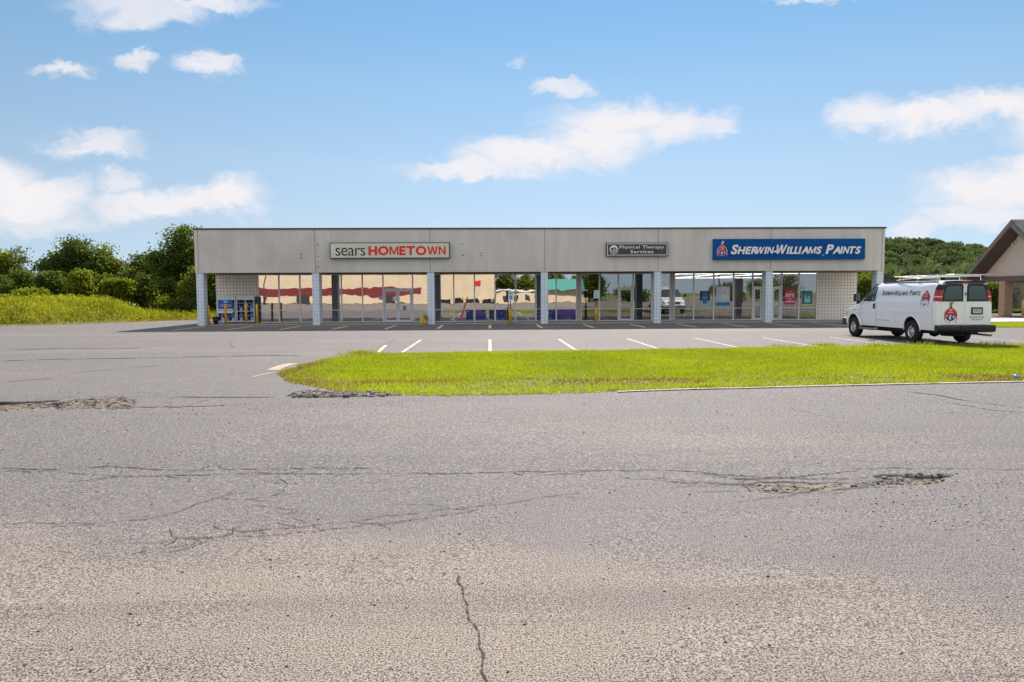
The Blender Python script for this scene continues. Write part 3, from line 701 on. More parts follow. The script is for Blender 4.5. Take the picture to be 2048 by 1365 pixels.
# shop windows: (left px, right px, glass, blue film)
WINS = [(516.7,558.6,'L'),(558.6,600.4,'L'),(600.4,643,'L'),(643,683.4,'L'),(683.4,725.2,'L'),(725.2,766.5,'L'),(825.5,866,'L'),(866,907.7,'L'),(907.7,949,'L'),(949,990.2,'L'),(990.2,1030.8,'L'),
        (1030.8,1072,'L'),(1072,1112.3,'L'),(1112.3,1153.2,'L'),(1161.6,1198.7,'R'),(1198.7,1236.6,'R'),(1266.2,1303.3,'R'),(1303.3,1340.4,'R'),(1348.2,1387,'R'),(1387,1426.8,'R'),(1426.8,1466.4,'R'),(1466.4,1504.8,'R'),
        (1562.2,1597.3,'R'),(1597.3,1633.6,'R')]
FW = .045
def frame_mb(x0, x1, z0, z1, rail=None, w=FW, y0=WY - .06, y1=WY + .06):
    mb = MB(); mb.box((x0, y0, z0), (x0 + w, y1, z1)); mb.box((x1 - w, y0, z0), (x1, y1, z1))
    mb.box((x0 + w, y0, z0), (x1 - w, y1, z0 + w)); mb.box((x0 + w, y0, z1 - w), (x1 - w, y1, z1))
    if rail: mb.box((x0 + w, y0 + .005, rail - w * .5), (x1 - w, y1 - .005, rail + w * .5))
    return mb
Z0 = .057
for a, b, g_ in WINS:
    x0, x1 = fx(a) + .001, fx(b) - .001
    w = pl(frame_mb(x0, x1, Z0, WT - .002, WR, w=.038).build('window', M_alu))
    m = M_glassL if g_ == 'L' else M_glassR
    for z0, z1 in ((Z0 + .03, WR - .014), (WR + .014, WT - .03)):
        MB().box((x0 + .03, WY - .006, z0), (x1 - .03, WY + .006, z1)).build('pane', m, w)
def door(a, b, top_px, leaves, g_):
    x0, x1 = fx(a), fx(b); zt = fz((a + b) / 2, top_px)
    mb = frame_mb(x0 + .002, x1 - .002, Z0 - .02, zt, w=.06, y0=WY - .07)
    for i in range(1, leaves): mb.box(((x0 + x1) / 2 - .012, WY - .05, Z0), ((x0 + x1) / 2 + .012, WY + .05, zt - .06))
    d = pl(mb.build('door', M_aluw)); m = M_glassL if g_ == 'L' else M_glassR
    wl = (x1 - x0 - .12) / leaves
    for i in range(leaves):
        u0 = x0 + .06 + wl * i + .014; u1 = u0 + wl - .028
        mb = frame_mb(u0, u1, Z0 + .045, zt - .07, w=.085, y0=WY - .03, y1=WY + .03); mb.box((u0 + .085, WY - .028, 1.03), (u1 - .085, WY + .028, 1.07)); mb.build('door_leaf', M_aluw, d)
        MB().box((u0 + .08, WY - .004, Z0 + .12), (u1 - .08, WY + .004, zt - .15)).build('pane', m, d)
        hx = u1 - .05 if i == 0 else u0 + .05
        MB().tube([(hx, WY - .03, .95), (hx, WY - .10, .97), (hx, WY - .10, 1.28), (hx, WY - .03, 1.30)], .014).build('handle', M_alu, d)
    tw = pl(frame_mb(x0 + .002, x1 - .002, zt + .004, WT - .002, w=.035).build('window', M_alu))
    MB().box((x0 + .035, WY - .006, zt + .04), (x1 - .035, WY + .006, WT - .036)).build('pane', m, tw)
door(766.5, 825.5, 578.5, 2, 'L'); door(1236.6, 1266.2, 575.5, 1, 'R'); door(1504.8, 1524.8, 574.5, 1, 'R'); door(1524.8 + 18, 1562.2, 574.5, 1, 'R')
# wall between the paint shop's two doors, behind the column
pl(MB().box((fx(1524.9), WY - .02, .05), (fx(1542.7), WY + .2, WT - .001)).build('pilaster', M_block))

# blue film in the lower panes of the middle shop (patterned with pale flecks)
M_film, N_, L_, b_ = new_mat('blue_film'); n = NB(M_film)
f = n.rng(n.noise(7, 5, .7), .60, .64); c = n.mix(f, (.012, .02, .22), (.55, .55, .75)); c = n.mix(n.rng(n.noise(1.5, 3, .5, w=8), .52, .6), c, (.10, .06, .30))
n.link(c, b_.inputs['Base Color']); b_.inputs['Roughness'].default_value = .3
for a, b in ((932, 946), (951, 972), (978, 988), (992, 1012), (1074, 1081), (1097, 1111), (1114, 1151)):
    o = MB().box((fx(a), WY - .016, Z0 + .12), (fx(b), WY - .0075, WR - .03)).build('window_film', M_film)
    tag(o, None, 'window film', 'blue window films in the middle shop')
    o['label'] = {932: 'narrow blue patterned film low in the window right of the leaning orange banner', 951: 'blue film with white flecks under the small red sign', 978: 'thin blue film strip left of the signpost window frame',
                  992: 'blue film left of the signpost with blue parking sign', 1074: 'sliver of blue film just left of the middle block column', 1097: 'blue film just right of the middle block column', 1114: 'wide blue and violet film next to the grey pilaster'}[a]

# ceiling lights inside the shops
M_tube = mat('lit_tube', (1, 1, 1), .5, emit=(1, .93, .82), estr=5.0)
def lamp(x0, x1, y, z, label, group):
    t = empty('ceiling_light', ((x0 + x1) / 2, y, z)); L2 = (x1 - x0) / 2
    MB().box((-L2, -.06, .0), (L2, .06, .05)).build('housing', M_white, t); MB().box((-L2 + .03, -.04, -.03), (L2 - .03, .04, -.001)).build('tube', M_tube, t)
    tag(t, label, 'ceiling light', group)
def lamp_y(x, y0, y1, z, label, group):
    t = empty('ceiling_light', (x, (y0 + y1) / 2, z)); L2 = (y1 - y0) / 2
    MB().box((-.06, -L2, 0), (.06, L2, .05)).build('housing', M_white, t); MB().box((-.04, -L2 + .03, -.03), (.04, L2 - .03, -.001)).build('tube', M_tube, t)
    tag(t, label, 'ceiling light', group)
for i, y in enumerate((47.4, 60.5)):
    lamp(fx(1350), bl_r1 - .8, y, FB - .06, ('front', 'back')[i] + ' crosswise row of lit tubes on the paint shop ceiling', 'lit tubes in the paint shop')
for i, x in enumerate((fx(1350) + .5, fx(1350) + 3.2, fx(1350) + 6.0)):
    lamp_y(x, 48.2, 60.0, FB - .07, ('leftmost', 'middle', 'rightmost')[i] + ' lengthwise row of lit tubes on the paint shop ceiling', 'lit tubes in the paint shop')
for i, y in enumerate((48.5, 50.5, 52.5, 54.5, 57)):
    lamp(fx(1037), fx(1050), y, FB - .06, 'short ceiling tube behind the window right of the signpost, %s from the glass' % ('nearest', 'second', 'third', 'fourth', 'farthest')[i], 'short tubes in the middle shop')

# shop shelving glimpsed in the paint shop
def shelf(x, y, w, label, seed):
    t = empty('display_shelf', (x, y, .05)); rr = random.Random(seed); fr = MB()
    fr.box((-w/2, 0, 0), (-w/2 + .04, .45, 1.5)); fr.box((w/2 - .04, 0, 0), (w/2, .45, 1.5)); fr.box((-w/2 + .04, .41, 0), (w/2 - .04, .45, 1.5))
    for z in (.1, .5, .9, 1.3): fr.box((-w/2 + .04, 0, z), (w/2 - .04, .408, z + .03))
    fr.build('frame', M_white, t)
    cans = MB(); u = -w/2 + .15; 
    cols = [mat('can_%s' % c_, v, .4) for c_, v in (('white', (.7, .7, .68)), ('blue', (.05, .15, .45)), ('green', (.25, .4, .1)), ('orange', (.65, .3, .05)), ('brown', (.25, .14, .08)))]
    while u < w/2 - .12:
        for z in (.132, .532, .932): cans.lathe([(.0, 0), (.085, 0), (.085, .19), (.075, .20), (0, .20)], 10, c=(u, .16, z), m=rr.randrange(5))
        u += rr.uniform(.19, .25)
    o = cans.build('paint_cans', cols, t); o['kind'] = 'stuff'; tag(t, label, 'shelf', 'shelves inside the paint shop')
shelf(fx(1365), 47.6, 1.3, 'white shelf of paint tins behind the leftmost paint shop window', 1); shelf(fx(1400), 47.8, 1.2, 'shelf of tins behind the blue poster window', 2)
shelf(fx(1445), 48.0, 1.2, 'shelf of tins behind the pale poster window', 3); shelf(fx(1580), 47.4, 1.0, 'shelf of tins behind the red sale poster', 4); shelf(fx(1616), 47.6, .9, 'shelf of tins behind the green poster', 5)

# ------------------------------------------------------------------ wall signs
def flat_text(V, Fs, y, t, mb, m=0):
    """extrude 2-D (x,z) letters lying in the plane y, thickness t towards the viewer"""
    n_ = len(V); vs = [(a, y - t, b) for a, b in V] + [(a, y, b) for a, b in V]
    mb.add(vs, [tuple(f) for f in Fs], m)
    ed = {}
    for f in Fs:
        for i in range(len(f)):
            a, b = f[i], f[(i + 1) % len(f)]; ed[(a, b)] = ed.get((a, b), 0) + 1
    mb.add(vs, [(a, b, b + n_, a + n_) for (a, b) in ed if (b, a) not in ed], m)
def logo2d():
    """the paint-can-over-globe emblem: list of (polygon, colour key, layer); x in -.5..5, z in 0..1.6"""
    out = []
    circ = lambda cx, cz, r, n=28, a0=0, a1=2 * math.pi: [(cx + r * math.cos(a0 + (a1 - a0) * i / n), cz + r * math.sin(a0 + (a1 - a0) * i / n)) for i in range(n)]
    out.append((circ(0, .58, .40), 'blue', 1))
    out.append(([(-.12, .34), (-.02, .26), (.04, .34), (.0, .46), (.08, .56), (-.02, .60), (-.1, .5)], 'white', 2))
    out.append(([(.16, .42), (.26, .36), (.30, .46), (.24, .56), (.15, .52)], 'white', 2))
    out.append(([(-.34, .52), (-.26, .44), (-.2, .5), (-.24, .6), (-.33, .6)], 'white', 2))
    red = [(-.06, 1.22), (.06, 1.22), (.12, 1.08), (.26, .98), (.38, .86), (.46, .70), (.47, .48), (.49, .30), (.45, .20), (.41, .32), (.42, .48), (.37, .60), (.32, .44), (.30, .30), (.27, .44), (.26, .58), (.18, .64), (.13, .5), (.09, .62), (.0, .66), (-.05, .56), (-.09, .66),
           (-.16, .64), (-.19, .46), (-.215, .34), (-.25, .46), (-.27, .60), (-.34, .62), (-.38, .48), (-.40, .26), (-.44, .18), (-.47, .28), (-.46, .50), (-.46, .70), (-.38, .86), (-.26, .98), (-.12, 1.08)]
    out.append((red, 'red', 3))
    for x, z in ((-.30, .10), (-.08, .06), (.36, .10)): out.append(([(x - .03, z), (x, z + .16), (x + .03, z), (x, z - .05)], 'red', 3))
    ca, sa = math.cos(R(-32)), math.sin(R(-32)); rect = lambda w, h, ox, oz: [(ox + a * ca - b * sa, oz + a * sa + b * ca) for a, b in ((-w, -h), (w, -h), (w, h), (-w, h))]
    out.append((rect(.115, .17, .03, 1.38), 'grey', 2)); out.append((rect(.095, .13, .03, 1.38), 'white', 3)); out.append((rect(.04, .08, .03, 1.38), 'red', 4))
    return out
LOGOC = {'blue': mat('emblem_blue', (.02, .06, .28), .4), 'white': mat('emblem_white', (.8, .8, .82), .5), 'red': mat('emblem_red', (.62, .02, .035), .4), 'grey': mat('emblem_grey', (.25, .27, .32), .4)}
LK = ['blue', 'white', 'red', 'grey']
def logo_tris():
    """triangulated emblem, with its three words; list of (verts2d, faces, key, layer)"""
    res = []
    for poly, key, lay in logo2d():
        bm = bmesh.new(); vs = [bm.verts.new((a, b, 0)) for a, b in poly]; f = bm.faces.new(vs); f.normal_update(); bmesh.ops.triangulate(bm, faces=[f]); bm.verts.index_update()
        res.append(([(v.co.x, v.co.y) for v in bm.verts], [tuple(v.index for v in g.verts) for g in bm.faces], key, lay)); bm.free()
    for w, z, hw in (('COVER', .93, .17), ('THE', .83, .09), ('EARTH', .72, .19)):
        V, Fs = fit_text(w, -hw, hw, z, z + .075, bold=.02); res.append((V, Fs, 'white', 4))
    return res
LOGO = logo_tris()
def pbox(mb, a, b, c, d, y0, y1, m=0):
    """box on the fascia plane from photo pixels"""
    mb.box((aty(a, b, FY).x, y0, aty(c, d, FY).z), (aty(c, d, FY).x, y1, aty(a, b, FY).z), m)
def wall_sign():
    # sears HOMETOWN
    x0, x1, z0, z1 = aty(661.5, 500, FY).x, aty(900, 500, FY).x, aty(780, 517.8, FY).z, aty(780, 486, FY).z
    t = empty('wall_sign', ((x0 + x1) / 2, FY - .001, z0)); bpy.context.view_layer.update(); cx = (x0 + x1) / 2; x0 -= cx; x1 -= cx; h = z1 - z0
    tag(t, 'pale framed shop sign with thin black and bold red lettering on the fascia', 'wall sign')
    MB().box((x0, -.26, 0), (x1, 0, h)).build('cabinet', mat('sign_blue_edge', (.03, .05, .085), .4), t, bevel=.01)
    MB().box((x0 + .05, -.268, .05), (x1 - .05, -.262, h - .05)).build('face', mat('sign_cream', (.62, .66, .53), .35, nscale=.8, namt=.06), t)
    k = lambda px: aty(px, 500, FY - .27).x - cx; kz = lambda py: aty(780, py, FY - .27).z - z0
    mb = MB(); V, Fs = fit_text('sears', k(671), k(730.5), kz(511.8), kz(495.7), spacing=.93, bold=-.004); flat_text(V, Fs, -.268, .008, mb); mb.build('lettering', mat('letter_black', (.006, .007, .01), .7), t)
    mb = MB(); V, Fs = fit_text('HOMETOWN', k(736.8), k(891.3), kz(511.2), kz(492.3), bold=.045, spacing=1.06); flat_text(V, Fs, -.268, .008, mb); mb.build('lettering', mat('letter_red', (.78, .008, .012), .4), t)
    # physical therapy
    x0, x1, z0, z1 = aty(1211.5, 500, FY).x, aty(1334.8, 500, FY).x, aty(1273, 513.3, FY).z, aty(1273, 486.2, FY).z
    cx = (x0 + x1) / 2; x0 -= cx; x1 -= cx; h = z1 - z0; t = empty('wall_sign', (cx, FY - .001, z0))
    tag(t, 'small dark grey shop sign with white round emblem and two lines of pale letters', 'wall sign')
    MB().box((x0, -.2, 0), (x1, 0, h)).build('cabinet', mat('sign_dark_edge', (.035, .03, .033), .5), t, bevel=.008)
    mb = MB(); y_ = -.206
    for a in ((x0 + .05, .05, x1 - .05, .09), (x0 + .05, h - .09, x1 - .05, h - .05), (x0 + .05, .092, x0 + .09, h - .092), (x1 - .09, .092, x1 - .05, h - .092)): mb.box((a[0], y_, a[1]), (a[2], -.2005, a[3]))
    mb.build('border', mat('sign_pale', (.75, .76, .72), .5), t)
    MB().box((x0 + .092, -.204, .092), (x1 - .092, -.2002, h - .092)).build('face', mat('sign_charcoal', (.055, .052, .058), .6, nscale=2, namt=.15), t)
    k = lambda px: aty(px, 500, FY - .2).x - cx; kz = lambda py: aty(1273, py, FY - .2).z - z0
    mb = MB(); V, Fs = fit_text('Physical Therapy', k(1239), k(1328), kz(499.4), kz(491.4), bold=.014, spacing=1.1); flat_text(V, Fs, y_ + .001, .006, mb); mb.build('lettering', MATS['sign_pale'], t); mb = MB()
    V, Fs = fit_text('Services', k(1261), k(1307), kz(507), kz(500.6), bold=.014, spacing=1.1); flat_text(V, Fs, y_ + .001, .006, mb); mb.build('lettering', MATS['sign_pale'], t)
    c0, c1, r = k(1227.7), kz(499.9), .262
    mb = MB().lathe([(0, -.209), (r, -.209), (r, -.2045)], 28, 'y', (c0, 0, c1)); mb.build('emblem', MATS['sign_pale'], t)
    mb = MB()
    for pts in ([(-.19,.05),(-.06,.16),(.0,.10),(-.05,-.02),(-.02,-.14),(-.07,-.2),(-.1,-.05),(-.2,.0)], [(.02,.16),(.06,.17),(.03,.0),(.13,-.02),(.14,.02),(.02,.03)], [(.0,-.08),(.10,-.1),(.2,.06),(.21,.0),(.11,-.14),(.0,-.13)]):
        mb.prism([(c0 + a, c1 + b) for a, b in pts], -.214, -.2095)
    mb.build('emblem_figure', MATS['sign_charcoal'], t)
    # paint shop
    x0, x1, z0, z1 = aty(1425, 500, FY).x, aty(1726.6, 500, FY).x, aty(1575, 520, FY).z, aty(1575, 478.6, FY).z
    cx = (x0 + x1) / 2; x0 -= cx; x1 -= cx; h = z1 - z0; t = empty('wall_sign', (cx, FY - .001, z0))
    tag(t, 'wide bright blue paint shop sign with white italic capitals and red globe emblem', 'wall sign')
    MB().box((x0, -.22, 0), (x1, 0, h)).build('cabinet', mat('sign_blue', (.001, .080, .29), .6, spec=.15, nscale=.6, namt=.08), t, bevel=.01)
    k = lambda px: aty(px, 500, FY - .22).x - cx; kz = lambda py: aty(1575, py, FY - .22).z - z0
    mb = MB(); V, Fs = small_caps(['SHERWIN-', 'WILLIAMS', 'PAINTS'], k(1461), k(1721), kz(509), kz(489.6), bold=.035); flat_text(V, Fs, -.245, .045, mb); mb.build('lettering', mat('letter_white', (.86, .86, .90), .4), t)
    mb = MB(); V, Fs = fit_text('®', k(1645), k(1648), kz(512.5), kz(509.5)); flat_text(V, Fs, -.2205, .01, mb); mb.build('registered_mark', MATS['letter_white'], t)
    lx, lw, lz, lh = k(1444.3), (k(1454) - k(1434.6)), kz(515), kz(481.8) - kz(515)
    mb = MB()
    # white rim behind the emblem
    for poly, key, lay in logo2d():
        if key in ('red', 'blue', 'grey') and len(poly) > 4:
            mx = sum(p[0] for p in poly) / len(poly); mz = sum(p[1] for p in poly) / len(poly)
            V = [((mx + (a - mx) * 1.10) * lw + lx, (mz + (b - mz) * 1.06) / 1.55 * lh + lz) for a, b in poly]; mb.prism(V, -.24, -.2205, 1)
            if key == 'grey': continue
    for V, Fs, key, lay in LOGO:
        flat_text([(a * lw + lx, b / 1.55 * lh + lz) for a, b in V], Fs, -.24 - .004 * (lay - 1), .005, mb, LK.index(key))
    mb.build('emblem', [LOGOC[q] for q in LK], t, fix=False)
wall_sign()
# bolt plugs left in the fascia
mb = MB()
for px, py in ((635.9, 489.6), (636.2, 513), (602, 508.5), (602, 517), (925, 489), (926.5, 511), (635, 534), (962, 512), (963, 506)):
    p = aty(px, py, FY); mb.lathe([(0, -.02), (.035, -.02), (.035, 0)], 10, 'y', (p.x, FY, p.z))
pl(mb.build('bolt_plugs', mat('rusty_bolt', (.06, .05, .05), .8)))

# ------------------------------------------------------------------ posters on the shop glass
def poster(px0, py0, px1, py1, base, label, deco):
    x0, x1, z0, z1 = fx(px0), fx(px1), fz(px0, py1), fz(px0, py0); cx = (x0 + x1) / 2
    t = empty('poster', (cx, WY - .009, z0)); tag(t, label, 'poster'); w = x1 - x0; h = z1 - z0
    MB().box((-w/2, -.008, 0), (w/2, 0, h)).build('sheet', base, t); deco(t, w, h)
def dtext(t, txts, m, y=-.008):
    mb = MB()
    for s, a, b, c, d, bo in txts: V, Fs = fit_text(s, a, b, c, d, bold=bo); flat_text(V, Fs, y - .0005, .002, mb)
    mb.build('lettering', m, t)
P_red, P_green, P_navy, P_pale, P_lime, P_cyan, P_blue = (mat('poster_red', (.62, .012, .03), .5), mat('poster_green', (.01, .20, .19), .5), mat('poster_navy', (.02, .06, .22), .5), mat('poster_pale', (.62, .76, .80), .5),
    mat('poster_lime', (.45, .72, .12), .5), mat('poster_cyan', (.35, .62, .72), .5), mat('poster_blue', (.03, .22, .58), .5))
PW = mat('poster_white', (.85, .85, .87), .5)
def d1(t, w, h):
    dtext(t, [('30%', -w*.42, w*.42, h*.50, h*.76, .05), ('WE LOVE', -w*.22, w*.22, h*.86, h*.90, .02), ('PAINTS AND', -w*.33, w*.33, h*.40, h*.45, .03), ('STAINS', -w*.22, w*.22, h*.33, h*.38, .03)], PW)
    MB().box((-w*.42, -.0105, h*.13), (w*.46, -.0085, h*.25)).build('banner', mat('poster_lilac', (.6, .55, .75), .5), t)
def d2(t, w, h):
    MB().box((-w/2 + .001, -.0105, 0), (w/2 - .001, -.0085, h*.12)).build('lime_strip', P_lime, t)
    mb = MB().prism([(-w*.24, h*.22), (w*.24, h*.22), (w*.27, h*.28), (w*.27, h*.60), (w*.22, h*.66), (-w*.22, h*.66), (-w*.27, h*.60), (-w*.27, h*.28)], -.012, -.0085); mb.build('pail_picture', P_cyan, t)
    MB().box((-w*.1, -.0145, h*.5), (w*.1, -.0125, h*.62)).build('pail_label', P_green, t)
    dtext(t, [('SUPER', -w*.2, w*.2, h*.90, h*.92, .02), ('SuperPaint', -w*.37, w*.37, h*.70, h*.77, .02)], P_cyan)
def d3(t, w, h):
    MB().box((-w/2 + .001, -.0105, 0), (w/2 - .001, -.0085, h*.36)).build('pale_lower_half', P_cyan, t)
    MB().prism([(-w*.2, h*.16), (w*.2, h*.16), (w*.27, h*.56), (-w*.27, h*.56)], -.014, -.0110).build('pail_picture', mat('pail_blue', (.02, .20, .38), .4), t)
    MB().box((-w*.25, -.0165, h*.565), (w*.27, -.0105, h*.60)).build('pail_rim', PW, t)
    dtext(t, [('PAINT', -w*.22, w*.22, h*.90, h*.93, .02), ('HOME', -w*.2, w*.2, h*.72, h*.79, .02)], P_cyan)
def d4(t, w, h):
    MB().box((-w/2 + .001, -.0105, h*.04), (w/2 - .001, -.0085, h*.22)).build('blue_strip', P_blue, t)
    MB().box((-w*.12, -.0105, h*.36), (w*.44, -.0085, h*.97)).build('white_card', PW, t)
    MB().prism([(.0, h*.62), (w*.12, h*.66), (w*.26, h*.64), (w*.2, h*.7), (w*.08, h*.68)], -.0130, -.0108).build('small_picture', P_navy, t)
poster(1568.8, 580, 1590.4, 609.3, P_red, 'red sale poster with large white 30% on the paint shop window', d1)
poster(1604, 582, 1624.5, 612.3, P_green, 'dark green poster with pale paint pail and lime strip', d2)
poster(1399.4, 582.3, 1420.2, 612.8, P_navy, 'navy blue poster showing a paint pail, paint shop window', d3)
poster(1432, 573, 1459.6, 614, P_pale, 'large pale blue poster with white card and blue strip', d4)
# pale panel standing just inside the leftmost paint shop window
o = MB().box((fx(1348.9), WY + .05, .1), (fx(1361), WY + .09, fz(1355, 576))).build('display_board', mat('display_white', (.75, .76, .74), .6)); tag(o, 'tall white board inside the leftmost paint shop window', 'display board')

def simple_card(name, px0, py0, px1, py1, m, label, cat, tilt=0, y=None):
    x0, x1, z0, z1 = fx(px0), fx(px1), fz(px0, py1), fz(px0, py0); y = WY - .012 if y is None else y
    o = MB().box((-(x1-x0)/2, -.004, -(z1-z0)/2), ((x1-x0)/2, .004, (z1-z0)/2)).build(name, m); o.location = ((x0+x1)/2, y, (z0+z1)/2); o.rotation_euler = (0, R(tilt), 0); tag(o, label, cat); return o
simple_card('notice', 805.5, 612, 812.5, 621, mat('notice_blue', (.12, .32, .62), .5), 'small blue notice on the right leaf of the glass double door', 'notice', y=WY - .04)
simple_card('notice', 786, 594, 794, 602, PW, 'white notice on the left leaf of the glass double door', 'notice', y=WY - .04)
simple_card('sticker', 757.5, 592.5, 765.5, 600, mat('sticker_lilac', (.55, .42, .66), .5), 'tilted lilac sticker on the window left of the double door', 'sticker', 22)

# ------------------------------------------------------------------ things along the shop front
M_yel = mat('bollard_yellow', (.66, .40, .045), .55, nscale=3, namt=.12)
def bollard(px, py0, py1, hw_px, m, label, Y=None):
    p = at(px, py1); Yb = p.y if Y is None else Y; p = aty(px, py1, Yb); z1 = aty(px, py0, Yb).z; r = hw_px * Yb / F
    t = empty('bollard', (p.x, Yb, 0)); tag(t, label, 'bollard', 'yellow steel bollards in front of the shops')
    MB().lathe([(0, 0), (r, 0), (r, z1 - r * .5), (r * .85, z1 - r * .2), (r * .45, z1), (0, z1 + .01)], 20).build('post', m, t)
    MB().lathe([(r * 1.35, -.01), (r * 1.35, .03), (r * 1.02, .05)], 20).build('footing', M_conc, t); return t, p.x, Yb, z1
M_or = mat('bollard_orange', (.68, .33, .04), .55, nscale=3, namt=.12)
bollard(452.2, 608.5, 651.5, 2.3, M_or, 'orange yellow bollard in front of the display cabinet with the blue poster')
bollard(492.5, 608.5, 651.3, 2.5, M_yel, 'yellow bollard in front of the right display cabinet')
bollard(514.6, 608.3, 651.0, 2.3, M_yel, 'yellow bollard between the cabinets and the first shop window')
bollard(418.2, 612, 650, 1.8, M_or, 'orange bollard half hidden behind the left corner column', Y=44.4)
M_sgreen = mat('sign_mint', (.40, .68, .60), .5); M_sblue = mat('parking_blue', (.03, .28, .68), .5)
def signpost(px, top, base, hw, s0, s1, st, sb, label, off):
    p = at(px, base); Y = p.y; zt = aty(px, top, Y).z
    t = empty('parking_sign', (p.x, Y, 0)); tag(t, label, 'parking sign', 'parking signs set in yellow bollards'); r = hw * Y / F
    MB().lathe([(0, 0), (r, 0), (r, zt - .03), (r * .9, zt), (0, zt + .01)], 20).build('bollard_base', M_yel, t)
    x0, x1, z0, z1 = aty(s0, 600, Y).x - p.x, aty(s1, 600, Y).x - p.x, aty(px, sb, Y).z, aty(px, st, Y).z
    MB().box((off - .03, -.02, zt), (off + .03, .02, z1 - .1)).build('post', M_black, t)
    pn = MB().box((x0, -.034, z0), (x1, -.024, z1)).build('sign_panel', mat('sign_white', (.78, .80, .76), .5), t, bevel=.004)
    w = x1 - x0; cx = (x0 + x1) / 2; h = z1 - z0
    MB().box((x0 + .03, -.038, z0 + h * .55), (x1 - .03, -.0345, z1 - .03)).build('mint_field', M_sgreen, pn)
    MB().box((cx - w*.26, -.038, z0 + h*.14), (cx + w*.26, -.0345, z0 + h*.52)).build('blue_square', M_sblue, pn)
    mb = MB(); cz = z0 + h * .33; q = w * .26   # wheelchair figure
    mb.lathe([(0, -.042), (q * .13, -.042), (q * .13, -.0385)], 10, 'y', (cx - q*.08, 0, cz + q * .55)); mb.prism([(cx - q*.12, cz + q*.4), (cx - q*.02, cz + q*.4), (cx + q*.02, cz + q*.02), (cx - q*.12, cz)], -.042, -.0385)
    mb.prism([(cx - q*.1, cz + q*.08), (cx + q*.28, cz + q*.06), (cx + q*.45, cz - q*.42), (cx + q*.33, cz - q*.42), (cx + q*.18, cz - q*.04), (cx - q*.1, cz - q*.04)], -.0425, -.039)
    rin = [(cx - .05*q + q*.42*math.cos(a), cz - q*.22 + q*.42*math.sin(a)) for a in [R(100 + 260*i/12) for i in range(13)]]; rr2 = [(cx - .05*q + q*.32*math.cos(a), cz - q*.22 + q*.32*math.sin(a)) for a in [R(100 + 260*i/12) for i in range(13)]]
    for i in range(12): mb.prism([rin[i], rin[i+1], rr2[i+1], rr2[i]], -.0415, -.0382)
    mb.build('wheelchair_symbol', PW, pn)
    mb = MB()
    for s_, a_, b_, c_, d_ in (('RESERVED', .08, .92, .86, .94), ('PARKING', .14, .86, .75, .83)):
        V, Fs = fit_text(s_, x0 + w * a_, x0 + w * b_, z0 + h * c_, z0 + h * d_, bold=.02); flat_text(V, Fs, -.0382, .002, mb)
    mb.build('lettering', mat('sign_dkgreen', (.02, .22, .14), .5), pn)
signpost(1020.3, 620, 648.7, 3.1, 1016.6, 1027, 583, 601.8, 'reserved parking sign on a yellow bollard left of the middle block column', .03)
signpost(1192.3, 615.6, 646.9, 3.2, 1187.6, 1197.4, 580.8, 596.8, 'reserved parking sign on a yellow bollard in front of the physical therapy window', .0)

